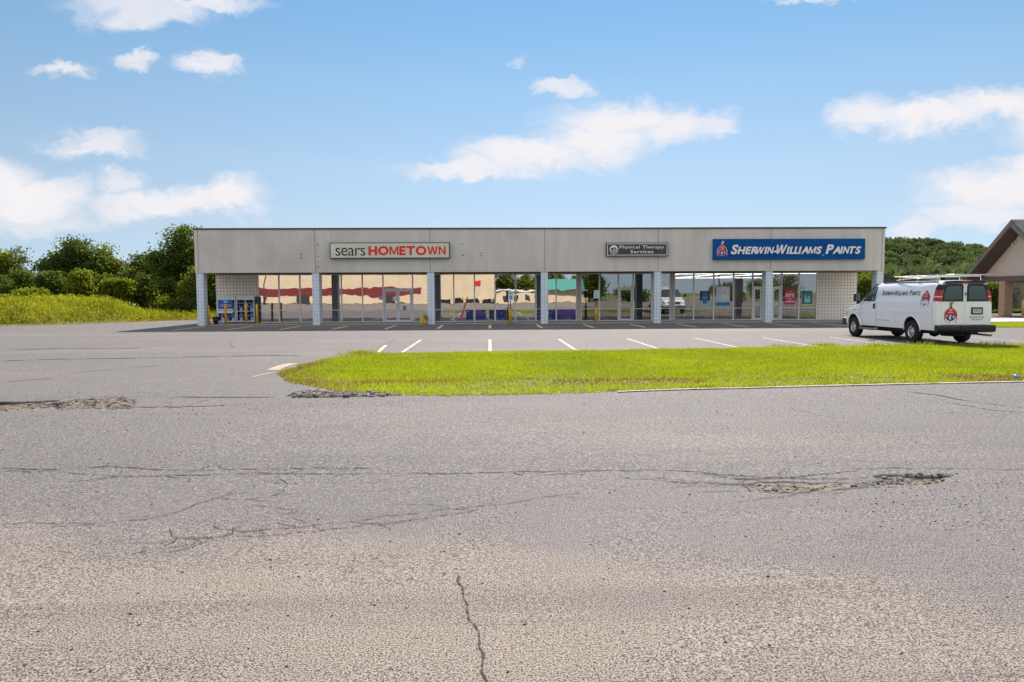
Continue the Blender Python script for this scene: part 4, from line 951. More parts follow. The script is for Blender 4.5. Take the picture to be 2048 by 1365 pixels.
# display cabinets by the block wall
def cabinet(px0, px1, py0, py1, label, poster_on):
    Y1 = WY - .04; Y0 = Y1 - .55; x0, x1 = aty(px0, 620, Y0).x, aty(px1, 620, Y0).x; z1 = aty(px0, py0, Y0).z; w = x1 - x0; zb = .07
    t = empty('display_cabinet', ((x0 + x1) / 2, Y0, zb)); tag(t, label, 'cabinet', 'white framed outdoor display cabinets'); h = z1 - zb; D = .55
    fw = .055; Wm = mat('cabinet_white', (.70, .72, .78), .4)
    mb = MB()
    for a in (-w/2, w/2 - fw):
        mb.box((a, 0, .06), (a + fw, fw, h - .26)); mb.box((a, D - fw, .06), (a + fw, D, h - .26))
    mb.box((-w/2, -.02, h - .26), (w/2, D, h)); mb.box((-w/2 + fw, .005, .06), (w/2 - fw, fw, .12)); mb.box((-w/2 + fw, .002, h * .42), (w/2 - fw, fw - .005, h * .42 + .04))
    if not poster_on: mb.box((-.022, .001, .12), (.022, fw - .003, h - .26))
    mb.build('frame', Wm, t)
    mb = MB(); mb.box((-w/2 + fw, D - .04, .12), (w/2 - fw, D - .01, h - .26)); mb.box((-w/2 + .002, fw, .12), (-w/2 + .02, D - fw, h - .26)); mb.box((w/2 - .02, fw, .12), (w/2 - .002, D - fw, h - .26)); mb.build('mesh_panel', mat('cabinet_navy', (.04, .08, .20), .6), t)
    for z in (.12, .42, .72, .98, 1.22):
        if z < h - .3: MB().box((-w/2 + .02, .06, z), (w/2 - .02, D - .05, z + .018)).build('shelf', Wm, t)
    for i, z in enumerate((.14, .44, .74, 1.0)):
        for k in range(3):
            if (i * 3 + k) % 5 == 4: continue
            x = -w/2 + .22 + k * (w - .44) / 2; r = .11
            MB().lathe([(0, z), (r*.7, z), (r, z + .04), (r, z + .16), (r*.6, z + .20), (r*.3, z + .215), (r*.3, z + .235), (0, z + .235)], 14, c=(x, .25, 0)).build('gas_bottle', mat('bottle_blue', (.12, .24, .55), .4) if (i + k) % 2 else mat('bottle_grey', (.55, .62, .75), .35), t)
    for s in (-1, 1): MB().box((s * (w/2 - .1) - .04, .1, 0), (s * (w/2 - .1) + .04, .2, .06)).build('foot', M_black, t)
    if poster_on:
        pw = w * .80
        s_ = MB().box((-w/2 + .06, -.012, h * .52), (-w/2 + .06 + pw, -.003, h * .86)).build('blue_poster', mat('cab_poster', (.03, .12, .50), .4), t)
        a0 = -w/2 + .06
        MB().box((a0, -.012, h * .36), (a0 + pw, -.003, h * .515)).build('white_poster', PW, t)
        mb = MB(); cx = a0 + pw * .52; mb.prism([(cx + math.cos(a) * pw * .38, h * .64 + math.sin(a) * .085) for a in [2*math.pi*i/20 for i in range(20)]], -.015, -.0125); mb.build('pale_oval', mat('oval_pale', (.55, .6, .8), .4), s_)
        mb = MB(); mb.prism([(cx + math.cos(a) * pw * .33, h * .64 + math.sin(a) * .05) for a in [2*math.pi*i/20 for i in range(20)]], -.018, -.0155); mb.build('red_oval', mat('oval_red', (.35, .04, .12), .4), s_)
        mb = MB(); mb.box((cx - .12, -.015, h * .74), (cx + .12, -.0125, h * .82)); mb.build('pale_patch', MATS['poster_cyan'], s_)
        mb = MB(); V, Fs = fit_text('PROPANE', a0 + .06, a0 + pw - .06, h * .435, h * .475, bold=.03); flat_text(V, Fs, -.0122, .002, mb); mb.build('lettering', P_navy, t)
cabinet(434.5, 471, 592, 650, 'white framed display cabinet with blue poster on its front', True)
cabinet(472.5, 508.8, 592, 650, 'white framed display cabinet of gas bottles with open shelves and no poster', False)
x0, x1 = aty(509.6, 620, WY - .35).x, aty(516, 620, WY - .35).x
t = empty('utility_box', ((x0 + x1) / 2, WY - .35, .06)); tag(t, 'narrow navy steel box between display cabinet and first shop window', 'utility box')
MB().box((-(x1-x0)/2, 0, 0), ((x1-x0)/2, .3, aty(512, 594, WY - .35).z - .06)).build('body', mat('utility_navy', (.045, .065, .10), .5), t, bevel=.01)
MB().box((-(x1-x0)/2 + .03, -.012, .1), ((x1-x0)/2 - .03, -.001, 1.3)).build('door', mat('utility_door', (.06, .085, .13), .5), t); MB().box((.05, -.03, .7), (.07, -.012, .82)).build('handle', M_alu, t)
# bin and pale rock by the wall corner
p = aty(431.5, 650, 45.2); t = empty('waste_bin', (p.x, 45.2, .0)); tag(t, 'black waste bin by the left wall corner beside the cabinets', 'waste bin')
MB().lathe([(0, .06), (.15, .06), (.19, .48), (0, .48)], 16).build('body', M_black, t); MB().lathe([(.0, .52), (.12, .51), (.205, .485), (.205, .47), (.19, .47)], 16).build('lid', M_black, t)
bm = bmesh.new(); bmesh.ops.create_icosphere(bm, subdivisions=2, radius=.16)
for v in bm.verts: v.co = Vector((v.co.x * 1.1, v.co.y * .8, v.co.z * .75)) * (1 + .25 * mnoise.noise(v.co * 6))
me = bpy.data.meshes.new('stone'); bm.to_mesh(me); bm.free(); o = link_mesh('stone', me, None, [mat('pale_stone', (.62, .55, .50), .9, nscale=10, namt=.2)]); p = aty(422, 647, 44.6); o.location = (p.x, 44.6, .16); tag(o, 'pale stone lying between the left corner column and the bin', 'stone')
# folded yellow sheeting heaped against the column
def heap():
    p = aty(848, 648, 43.6); t = empty('plastic_heap', (p.x, 43.62, 0)); tag(t, 'crumpled heap of yellow and brown plastic sheeting against the block column by the double door', 'plastic heap')
    for nm, m, sc, off, sd in (('yellow_sheet', mat('heap_yellow', (.62, .42, .03), .45), (.17, .14, .23), (-.07, -.02, .20), 1), ('brown_sheet', mat('heap_brown', (.30, .17, .02), .5), (.14, .15, .17), (.08, .05, .42), 5)):
        bm = bmesh.new(); bmesh.ops.create_icosphere(bm, subdivisions=4, radius=1)
        for v in bm.verts:
            q = v.co.copy(); f = 1 + .5 * (mnoise.noise(q * 1.8 + Vector((sd, 0, 0)))) + .35 * (abs(mnoise.noise(q * 5 + Vector((0, sd, 0)))) - .2)
            v.co = Vector((q.x * sc[0] * f + off[0], q.y * sc[1] * f + off[1], max(.0, q.z * sc[2] * f + off[2])))
        me = bpy.data.meshes.new(nm); bm.to_mesh(me); bm.free(); link_mesh(nm, me, t, [m])
heap()

# ------------------------------------------------------------------ trees and bushes
def crown_points(shape, n_cl, n_leaf, spread, seed, shell=.55):
    """clusters of leaves inside an outline; shape = list of (x, y, z, rx, ry, rz)"""
    rg = np.random.default_rng(seed); C = []; T = []; cl = []
    vol = np.array([s[3] * s[4] * s[5] for s in shape]) ** .8; pr = vol / vol.sum()
    for k in range(n_cl):
        s = shape[rg.choice(len(shape), p=pr)]; d = rg.normal(size=3); d /= np.linalg.norm(d); r = rg.uniform(shell, 1.0)
        c = np.array(s[:3]) + d * r * np.array(s[3:]); cs = spread * rg.uniform(.6, 1.35); n_ = int(n_leaf * rg.uniform(.6, 1.4))
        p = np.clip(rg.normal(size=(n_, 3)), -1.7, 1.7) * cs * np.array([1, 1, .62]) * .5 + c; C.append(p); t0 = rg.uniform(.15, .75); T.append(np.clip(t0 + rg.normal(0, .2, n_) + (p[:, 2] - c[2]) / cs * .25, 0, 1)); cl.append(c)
    return np.concatenate(C), np.concatenate(T), cl
def tree(name, label, cat, loc, shape, n_cl, n_leaf, spread, size, m, seed, trunk_h=None, trunk_r=.15, group=None, shell=.55, limbs=14):
    global RNG
    RNG = np.random.default_rng(seed + 900)
    t = empty(name, loc); tag(t, label, cat, group)
    C, T, cl = crown_points(shape, int(n_cl * 1.25), n_leaf, spread * .86, seed, shell); C[:, 2] = np.maximum(C[:, 2], .05)
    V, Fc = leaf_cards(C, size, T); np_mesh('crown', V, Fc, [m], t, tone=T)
    rr = random.Random(seed); mb = MB(); top = max(s[2] + s[5] * .5 for s in shape); th = trunk_h if trunk_h is not None else top * .8
    pts = [Vector((0, 0, -.3))]; 
    for i in range(1, 6): pts.append(Vector((rr.uniform(-.05, .05) * th * i / 5, rr.uniform(-.05, .05) * th * i / 5, th * i / 5)))
    mb.tube(pts, [trunk_r * (1 - .16 * i) for i in range(6)], 8)
    rr.shuffle(cl)
    for c in cl[:limbs]:
        c = Vector(c); f = rr.uniform(.25, .85); i = int(f * 5); p0 = pts[i].lerp(pts[i + 1], f * 5 - i) if i < 5 else pts[5]
        if c.z < p0.z * .7: p0 = pts[1]
        mid = p0.lerp(c, .5) + Vector((rr.uniform(-.2, .2), rr.uniform(-.2, .2), rr.uniform(.0, .3))) * trunk_r * 4
        mb.tube([p0, mid, c], [trunk_r * .42, trunk_r * .25, trunk_r * .07], 5, caps=False)
    mb.build('trunk', M_bark, t, fix=False); return t
def px_tree(name, label, cat, Y, px0, px1, top, base, m, seed, n_cl=70, n_leaf=55, spread=.9, size=.13, lobes=None, group=None, shell=.5, trunk_r=.14, zb=None, depth=.8, limbs=14, crown_from=.12):
    """a tree whose crown spans px0..px1 and reaches row top, at distance Y"""
    c = (px0 + px1) / 2; x = aty(c, 600, Y).x; z0 = float(bank_z(x, Y)[0]) if zb is None else zb; w = (aty(px1, 600, Y).x - aty(px0, 600, Y).x) / 2; h = aty(c, top, Y).z - z0
    if lobes is None:
        rr = random.Random(seed * 3); lobes = []
        for i in range(5): lobes.append((rr.uniform(-.5, .5), rr.uniform(.35, .78), rr.uniform(.35, .5), rr.uniform(.18, .26)))
        lobes += [(0, .82, .4, .17), (0, .42, .75, .3)]
    sh = [(lx * w, random.Random(seed + i).uniform(-.4, .4) * w * depth, max(lz * h, .1), rx * w, rx * w * depth, rz * h) for i, (lx, lz, rx, rz) in enumerate(lobes)]
    return tree(name, label, cat, (x, Y, z0), sh, n_cl, n_leaf, spread, size, m, seed, trunk_h=h * .8, trunk_r=trunk_r, group=group, shell=shell, limbs=limbs)
G1 = 'trees behind the grass bank'; G2 = 'bushes along the grass bank'
px_tree('tree', 'tall dark tree rising against the left end of the plaza', 'tree', 66, 292, 425, 450, 600, M_leaf, 11, 170, 85, 1.25, .125, lobes=[(.15,.86,.42,.13),(-.05,.68,.6,.14),(.35,.62,.5,.2),(-.35,.55,.45,.13),(-.1,.40,.7,.18),(.3,.28,.7,.2),(.0,.14,.8,.12),(-.62,.62,.2,.06)], group=G1, shell=.35, trunk_r=.24, limbs=30)
px_tree('tree', 'broad dark tree left of the tall one, half behind a rounded bush', 'tree', 72, 250, 345, 508, 600, M_leaf, 12, 90, 70, 1.2, .13, group=G1, trunk_r=.2, limbs=20)
px_tree('tree', 'wide dense dark tree in the middle of the left tree group', 'tree', 68, 105, 205, 486, 600, M_leaf, 13, 120, 85, 1.25, .13, lobes=[(.1,.84,.5,.16),(-.35,.72,.4,.16),(.5,.66,.4,.2),(0,.5,.9,.24),(-.5,.4,.5,.2),(.4,.25,.6,.2)], group=G1, trunk_r=.22, shell=.35, limbs=24)
px_tree('tree', 'green round-topped tree right of the wide dense one', 'tree', 70, 170, 250, 488, 600, M_leafo, 14, 85, 75, 1.15, .13, group=G1, trunk_r=.2, limbs=20)
px_tree('tree', 'thin open-branched tree left of the wide dense one', 'tree', 66, 68, 128, 502, 600, M_leaf, 15, 34, 45, .9, .12, group=G1, trunk_r=.13, limbs=30, shell=.7)
px_tree('tree', 'slender sparse tree with sky showing through, second from the left edge', 'tree', 64, 26, 62, 496, 600, M_leaf, 16, 22, 30, .8, .11, lobes=[(.1,.88,.7,.1),(-.2,.7,.6,.14),(.5,.75,.3,.08),(0,.5,.5,.12)], group=G1, trunk_r=.10, limbs=20, shell=.6)
px_tree('tree', 'loose tree cut by the left edge of the view', 'tree', 63, -40, 32, 494, 600, M_leafo, 17, 55, 55, 1.0, .12, group=G1, trunk_r=.15, limbs=24)
px_tree('tree', 'yellow green tree seen through the gap behind the left corner column', 'tree', 62, 385, 470, 530, 610, M_leafy, 18, 120, 85, .9, .11, group=G1, shell=.3, zb=0)
for i, (Y, a, b, top, m, lab) in enumerate([
    (58, -30, 28, 553, M_leaf, 'dark bush at the left edge above the bank'), (60, 14, 78, 543, M_leaf, 'leafy bush under the slender sparse tree'), (59, 70, 130, 541, M_leaf, 'mid green bush under the thin open-branched tree'),
    (57, 128, 196, 544, M_leafo, 'round spreading bush with light tips in the middle of the bank top'), (60, 108, 160, 560, M_leaf, 'low dark bush left of the round spreading bush'), (60, 190, 236, 552, M_leaf, 'dark bush filling the gap right of the round spreading bush'),
    (57, 205, 268, 556, M_leafo, 'olive bush sloping down toward the lot'), (61, 225, 300, 535, M_leaf, 'tall green bush behind the olive one'), (56, 262, 328, 541, M_leaf, 'large oval shrub with small leaves right of the olive bush'),
    (58, 310, 372, 560, M_leaf, 'dark bush beneath the tall tree'), (57, 355, 412, 556, M_leafo, 'bush beside the left corner column'), (55, 300, 345, 598, M_leafo, 'low bush right at the foot of the oval shrub'),
    (55, 335, 385, 602, M_leaf, 'low spreading bush left of the corner column'), (54, 20, 100, 583, M_leafo, 'flat topped low hedge-like bush on the bank at the left'), (50, -30, 8, 604, M_leaf, 'small dark bush low at the left edge of the view'), (58, 400, 440, 600, M_leafo, 'low bush in the gap behind the corner column')]):
    zb = None if i < 14 else 0.0
    px_tree('bush', lab, 'bush', Y + (4 if 8 <= i < 13 or i == 15 else 1), a, b, top, 620, m, 30 + i, int(46 + (b - a) * .5), 62, .72, .105, group=G2, shell=.35, trunk_r=.05, limbs=6)

# right side: greenery behind the plaza and the canopy
G3 = 'shrubs on the right behind the plaza'
px_tree('bush', 'bright bush seen between the end wall and the right corner column', 'bush', 62, 1700, 1752, 553, 645, M_leafy, 61, 80, 75, .8, .10, group=G3, shell=.3, zb=0)
px_tree('tree', 'darker tree behind the bright bush at the right end of the plaza', 'tree', 84, 1690, 1762, 538, 645, M_leaf, 62, 70, 60, 1.2, .15, group=G3, shell=.3, zb=0)
for i, (Y, a, b, top, lab) in enumerate([(66, 1950, 1994, 566, 'bright leafy shrub left of the brick pier'), (70, 1975, 2012, 560, 'bright tall shrub behind the brick pier'), (68, 2012, 2050, 556, 'bright shrub between the brick pier and the brick wall')]):
    px_tree('bush', lab, 'bush', Y, a - 14, b + 14, top, 640, M_leafy, 70 + i, 150, 90, 1.0, .10, group=G3, shell=.2, zb=-.4, lobes=[(0,.2,.95,.3),(-.3,.5,.6,.25),(.35,.55,.6,.25),(0,.8,.6,.2)])
for i, (a, b) in enumerate(((1985, 1996), (2020, 2030), (2030, 2042))):
    px_tree('bush', ('low round shrub left of the pier foot', 'low round shrub just right of the pier foot', 'low round shrub before the brick wall')[i], 'bush', 58, a, b, 622, 640, M_leafy, 80 + i, 22, 45, .3, .06, group='low shrubs in the mulch bed', shell=.2, zb=0, trunk_r=.03, limbs=3)

# wooded hill
def hill_z(x, y):
    ridge = np.interp(x, [60, 150, 244, 265, 291, 330, 380, 500, 700], [18, 25, 25, 22.5, 17.5, 12.5, 10, 9, 8])
    return ridge * smooth(300, 430, y) + 1.6 * (vnoise(x, y, .03, 50) - .5) * smooth(300, 360, y) - .5
def build_hill():
    xs = np.linspace(60, 800, 90); ys = np.concatenate([np.linspace(290, 440, 30), np.linspace(460, 900, 10)]); X, Y = np.meshgrid(xs, ys); Z = hill_z(X, np.minimum(Y, 440)) * np.clip(1 - (Y - 600) / 500, .1, 1)
    nx, ny = len(xs), len(ys); idx = np.arange(nx * ny).reshape(ny, nx); Fc = np.stack([idx[:-1, :-1], idx[:-1, 1:], idx[1:, 1:], idx[1:, :-1]], -1).reshape(-1, 4)
    o = np_mesh('hill', np.stack([X, Y, Z], -1).reshape(-1, 3), Fc, [mat('hill_floor', (.03, .05, .02), 1)]); tag(o, kind='structure')
    rg = np.random.default_rng(5); C = []; T = []
    n_ = 0
    while n_ < 2300:
        y = rg.uniform(300, 445); x = rg.uniform(.36, .90) * y
        z = float(hill_z(np.array([x]), np.array([y]))[0]); r = rg.uniform(2.2, 4.2); hgt = rg.uniform(5, 8.5)
        k = 100; d = rg.normal(size=(k, 3)); d /= np.linalg.norm(d, axis=1)[:, None]; d[:, 2] = np.abs(d[:, 2]) * 1.15 - .25
        p = d * r * rg.uniform(.55, 1.05, (k, 1)); p += np.array([x, y, z + hgt - r * .6]); C.append(p); T.append(np.clip(rg.uniform(-.15, .85) + rg.normal(0, .15, k) + .35 * d[:, 2], 0, 1)); n_ += 1  # crown highlights and shadows put into the leaf tone, paler on top
    global RNG
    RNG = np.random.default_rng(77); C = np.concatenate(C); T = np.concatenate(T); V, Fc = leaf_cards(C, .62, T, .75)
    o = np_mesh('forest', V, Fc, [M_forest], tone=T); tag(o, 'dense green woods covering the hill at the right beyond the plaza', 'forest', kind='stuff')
build_hill()
# treeline far behind everything, seen low on the horizon
def far_woods(name, x0, x1, y, h, label, seed, n=500):
    rg = np.random.default_rng(seed); C = []; T = []
    for i in range(n):
        x = rg.uniform(x0, x1); yy = y + rg.uniform(0, 25); r = rg.uniform(2.5, 4.5); k = 46; d = rg.normal(size=(k, 3)); d /= np.linalg.norm(d, axis=1)[:, None]
        C.append(d * r * rg.uniform(.5, 1, (k, 1)) + np.array([x, yy, h * rg.uniform(.3, .85)])); T.append(np.clip(rg.uniform(.1, .7) + rg.normal(0, .15, k), 0, 1))
    global RNG
    RNG = np.random.default_rng(seed); C = np.concatenate(C); C[:, 2] = np.maximum(C[:, 2], 0); T = np.concatenate(T); V, Fc = leaf_cards(C, .9, T, .75)
    o = np_mesh(name, V, Fc, [M_forest], tone=T); tag(o, label, 'woods', kind='stuff')
far_woods('far_woods', -150, -50, 150, 4.5, 'distant green woods on the horizon behind the left bank', 91, 200)
far_woods('far_woods', 45, 180, 130, 5, 'low green woods behind the canopy and van on the right', 92, 420)

# ------------------------------------------------------------------ canopy building on the right
def siding_mat(name, col, pitch=.115):
    m, N, L, b = new_mat(name); n = NB(m); sp = N.new('ShaderNodeSeparateXYZ'); L.new(n.tc.outputs['Object'], sp.inputs[0])
    fr = n.math('FRACT', n.math('DIVIDE', sp.outputs[2], pitch)); c = n.mix(n.rng(fr, .86, .96), col, tuple(x * .45 for x in col)); L.new(c, b.inputs['Base Color']); b.inputs['Roughness'].default_value = .6
    n.bump(fr, .8, .02, b); return m
M_siding = siding_mat('beige_siding', (.74, .66, .56))
def shingle_mat():
    m, N, L, b = new_mat('grey_shingles'); n = NB(m); br = N.new('ShaderNodeTexBrick'); sp = N.new('ShaderNodeSeparateXYZ'); L.new(n.tc.outputs['Object'], sp.inputs[0]); cb = N.new('ShaderNodeCombineXYZ'); L.new(sp.outputs[0], cb.inputs[0]); L.new(n.math('MULTIPLY', sp.outputs[2], 1.7), cb.inputs[1]); L.new(cb.outputs[0], br.inputs[0])
    br.inputs['Scale'].default_value = 1; br.inputs['Brick Width'].default_value = .3; br.inputs['Row Height'].default_value = .15; br.inputs['Mortar Size'].default_value = .012; br.inputs['Color1'].default_value = (.20, .19, .18, 1); br.inputs['Color2'].default_value = (.30, .28, .26, 1); br.inputs['Mortar'].default_value = (.06, .06, .06, 1)
    c = n.mix(n.rng(n.noise(2, 5), .4, .7, 0, .4), br.outputs['Color'], (.36, .34, .32)); L.new(c, b.inputs['Base Color']); b.inputs['Roughness'].default_value = .9; return m
M_shin = shingle_mat(); M_trim = mat('taupe_trim', (.22, .18, .16), .6, nscale=3, namt=.1); M_trimd = mat('dark_brown_trim', (.10, .065, .06), .6); M_beam = mat('brown_beam', (.17, .12, .115), .6)
def canopy():
    CX = 36.0; pk = atx(2022, 443, CX); lt = atx(1931, 552, CX); YC, ZP = pk.y, pk.z; HW = lt.y - YC; ZE = lt.z; YR = YC - HW
    t = empty('canopy_building', (CX, YC, 0)); tag(t, 'beige sided gable canopy with brown trim on brick piers at the right edge', 'building')
    L_ = 22; th = .28; s = (ZP - ZE) / HW; off = 1.1
    for sg in (-1, 1):       # roof slopes
        mb = MB(); y1 = sg * HW
        mb.prism([(0, ZP), (y1, ZE), (y1, ZE + .10), (0, ZP + .12)][::(1 if sg > 0 else -1)], .0, L_, axis='x'); mb.build('roof_slope', M_shin, t)
        mb = MB(); mb.prism([(0, ZP - .003), (y1, ZE - .003), (y1, ZE - .30), (0, ZP - .34)], -.05, .06, axis='x'); mb.build('rake_board', M_trim, t)
        mb = MB(); mb.prism([(0, ZP - .36), (y1, ZE - .31), (y1 * .98, ZE - .36), (0, ZP - .42)], .062, off, axis='x'); mb.build('rake_soffit', M_trimd, t)
    zb = atx(1990, 553.5, CX + off).z
    mb = MB(); yb = HW * .90; mb.prism([(-yb, zb), (yb, zb), (yb * .97, ZE + s * HW * .03), (0, ZP - .43), (-yb * .97, ZE + s * HW * .03)], off, off + .12, axis='x'); mb.build('gable_wall', M_siding, t)
    MB().box((off - .06, -HW * .97, zb - .36), (off + .30, HW * .97, zb - .002)).build('beam', M_beam, t)
    MB().box((off + .302, HW * .80, zb - .36), (L_, HW * .97, zb - .1)).build('beam', M_beam, t)
    MB().box((off + .302, -HW * .97, zb - .36), (L_, -HW * .80, zb - .1)).build('beam', M_beam, t)
    MB().box((off + .31, -HW * .79, zb - .2), (L_, HW * .79, zb - .12)).build('ceiling', mat('canopy_ceiling', (.45, .42, .40), .8), t)
    cv = atx(2033, 483, CX + off); r = .44
    mb = MB(); n_ = 28
    for i in range(n_):
        a, b = 2*math.pi*i/n_, 2*math.pi*(i+1)/n_
        mb.prism([(cv.y - YC + r*math.cos(a), cv.z + r*math.sin(a)), (cv.y - YC + r*math.cos(b), cv.z + r*math.sin(b)), (cv.y - YC + (r-.09)*math.cos(b), cv.z + (r-.09)*math.sin(b)), (cv.y - YC + (r-.09)*math.cos(a), cv.z + (r-.09)*math.sin(a))], off - .08, off - .001, axis='x')
    vt = mb.build('round_vent', mat('vent_trim', (.88, .82, .74), .6), t)
    mb = MB()
    for z in np.arange(-r + .1, r - .06, .09): w_ = math.sqrt(max(.001, (r - .07) ** 2 - z * z)); mb.box((off - .02, cv.y - YC - w_, cv.z + z), (off - .001, cv.y - YC + w_, cv.z + z + .05))
    mb.build('louvre', M_siding, vt)
    p = at(2007.5, 633.5); 
    for (x, y, w_) in ((p.x - CX, p.y - YC, .62), (p.x - CX, -HW * .75, .62)):
        pr = MB().box((x, y, 0), (x + w_, y + w_, zb - .362)).build('brick_pier', M_brick, t)
    MB().box((11.3, -9.5, 0), (26, 18, zb - .1)).build('brick_wall', M_brick2, t)
    MB().prism([(-9.9, zb - .1), (18.4, zb - .1), (10, zb + 2.6), (-2, zb + 2.6)], 10.8, 26.5, axis='x').build('main_roof', M_shin, t)
canopy()
# low dark building beyond the plaza's right end
t = empty('low_building', (47, 92, 0)); tag(t, 'low building with dark brown flat roof behind the van roof', 'building')
z_ = aty(1790, 557.5, 90).z
MB().box((-3, -2, 0), (5.0, 10, z_ - .6)).build('wall', mat('lowb_wall', (.30, .25, .22), .8, nscale=1), t); MB().box((-3.6, -2.6, z_ - .58), (5.4, 10.6, z_)).build('roof', mat('lowb_roof', (.065, .05, .055), .7, nscale=1), t)
# ground strips on the right
def flat_poly(name, pts, z, m, t_=.0):
    bm = bmesh.new(); vs = [bm.verts.new((x, y, z)) for x, y in pts]; bm.faces.new(vs); bmesh.ops.triangulate(bm, faces=bm.faces[:])
    me = bpy.data.meshes.new(name); bm.to_mesh(me); bm.free(); o = link_mesh(name, me, None, [m]); tag(o, kind='structure'); return o
flat_poly('right_verge', [(22.9, at(1990, 655.5).y), (60, at(1990, 655.5).y), (60, at(1990, 648).y), (22.9, at(1990, 648).y)], .012, M_soil)
mb = MB().box((23.4, at(1990, 648).y + .05, 0), (60, at(1990, 641).y, .12)).build('sidewalk', mat('pale_walk', (.55, .52, .50), .8, nscale=2, namt=.1)); tag(mb, kind='structure')
flat_poly('mulch_bed', [(30, at(1990, 641).y + .02), (60, at(1990, 641).y + .02), (60, 60), (30, 60)], .06, mat('mulch', (.16, .12, .115), .95, nscale=3, namt=.4))
flat_poly('back_verge', [(17, 61), (36, 61), (70, 70), (70, 120), (17, 120)], .02, M_field)
def verge():
    N = 30000; X = RNG.uniform(24, 38, N); y0, y1 = at(1990, 655.5).y, at(1990, 648).y; Y = RNG.uniform(y0 - .1, y1 + .1, N)
    blades('verge_grass', X, Y, np.full(N, .01), RNG.uniform(.05, .13, N), np.full(N, .03), .8, RNG.uniform(.2, 1, N), M_grass, 'strip of bright grass right of the van along the pale sidewalk', 'grass')
    # tall weeds along the top edge of the lawn, below the van
    P = []
    for px, py, n_, h in [(1745, 695, 90, .24), (1770, 694, 120, .15), (1815, 694, 120, .2), (1855, 694, 110, .18), (1900, 694, 120, .15), (1960, 693.5, 120, .16), (1990, 693.5, 100, .18), (2030, 693, 100, .15), (722, 709, 200, .16), (733, 708, 120, .13), (700, 713, 120, .1), (1650, 693, 200, .15), (1560, 694, 120, .12)]:
        p = at(px, py); k = RNG.normal(size=(n_, 2)); P.append(np.stack([p.x + k[:, 0] * .28, p.y + k[:, 1] * .14, np.full(n_, h)], 1))
    P = np.concatenate(P); h = P[:, 2] * RNG.uniform(.3, 1.1, len(P))
    blades('tall_weeds', P[:, 0], P[:, 1], np.zeros(len(P)) + .02, h, RNG.uniform(.012, .03, len(P)), .7, RNG.uniform(.1, 1, len(P)), M_weed, 'taller ragged weeds along the far edge of the lawn island', 'weeds')
verge()
t = empty('bollard', (aty(2046, 634, 49).x, 49, .06)); tag(t, 'slim yellow bollard at the right edge before the brick wall', 'bollard'); MB().lathe([(0, 0), (.09, 0), (.09, 1.1), (.05, 1.16), (0, 1.17)], 16).build('post', mat('pale_yellow', (.60, .50, .16), .5), t); MB().lathe([(.13, 0), (.13, .04), (.095, .06)], 16).build('footing', M_conc, t)
# crumpled can on the lawn
p = at(2034, 754, .08); t = empty('drink_can', (p.x, p.y, .09)); tag(t, 'small blue and white crushed can on the grass at the right edge', 'can'); MB().lathe([(0, -.07), (.035, -.065), (.038, .03), (.028, .06), (0, .06)], 12, 'x').build('body', mat('can_paint', (.25, .45, .65), .3, .4), t)
MB().lathe([(0, .061), (.026, .061), (.024, .068), (0, .067)], 12, 'x').build('lid', M_alu, t)

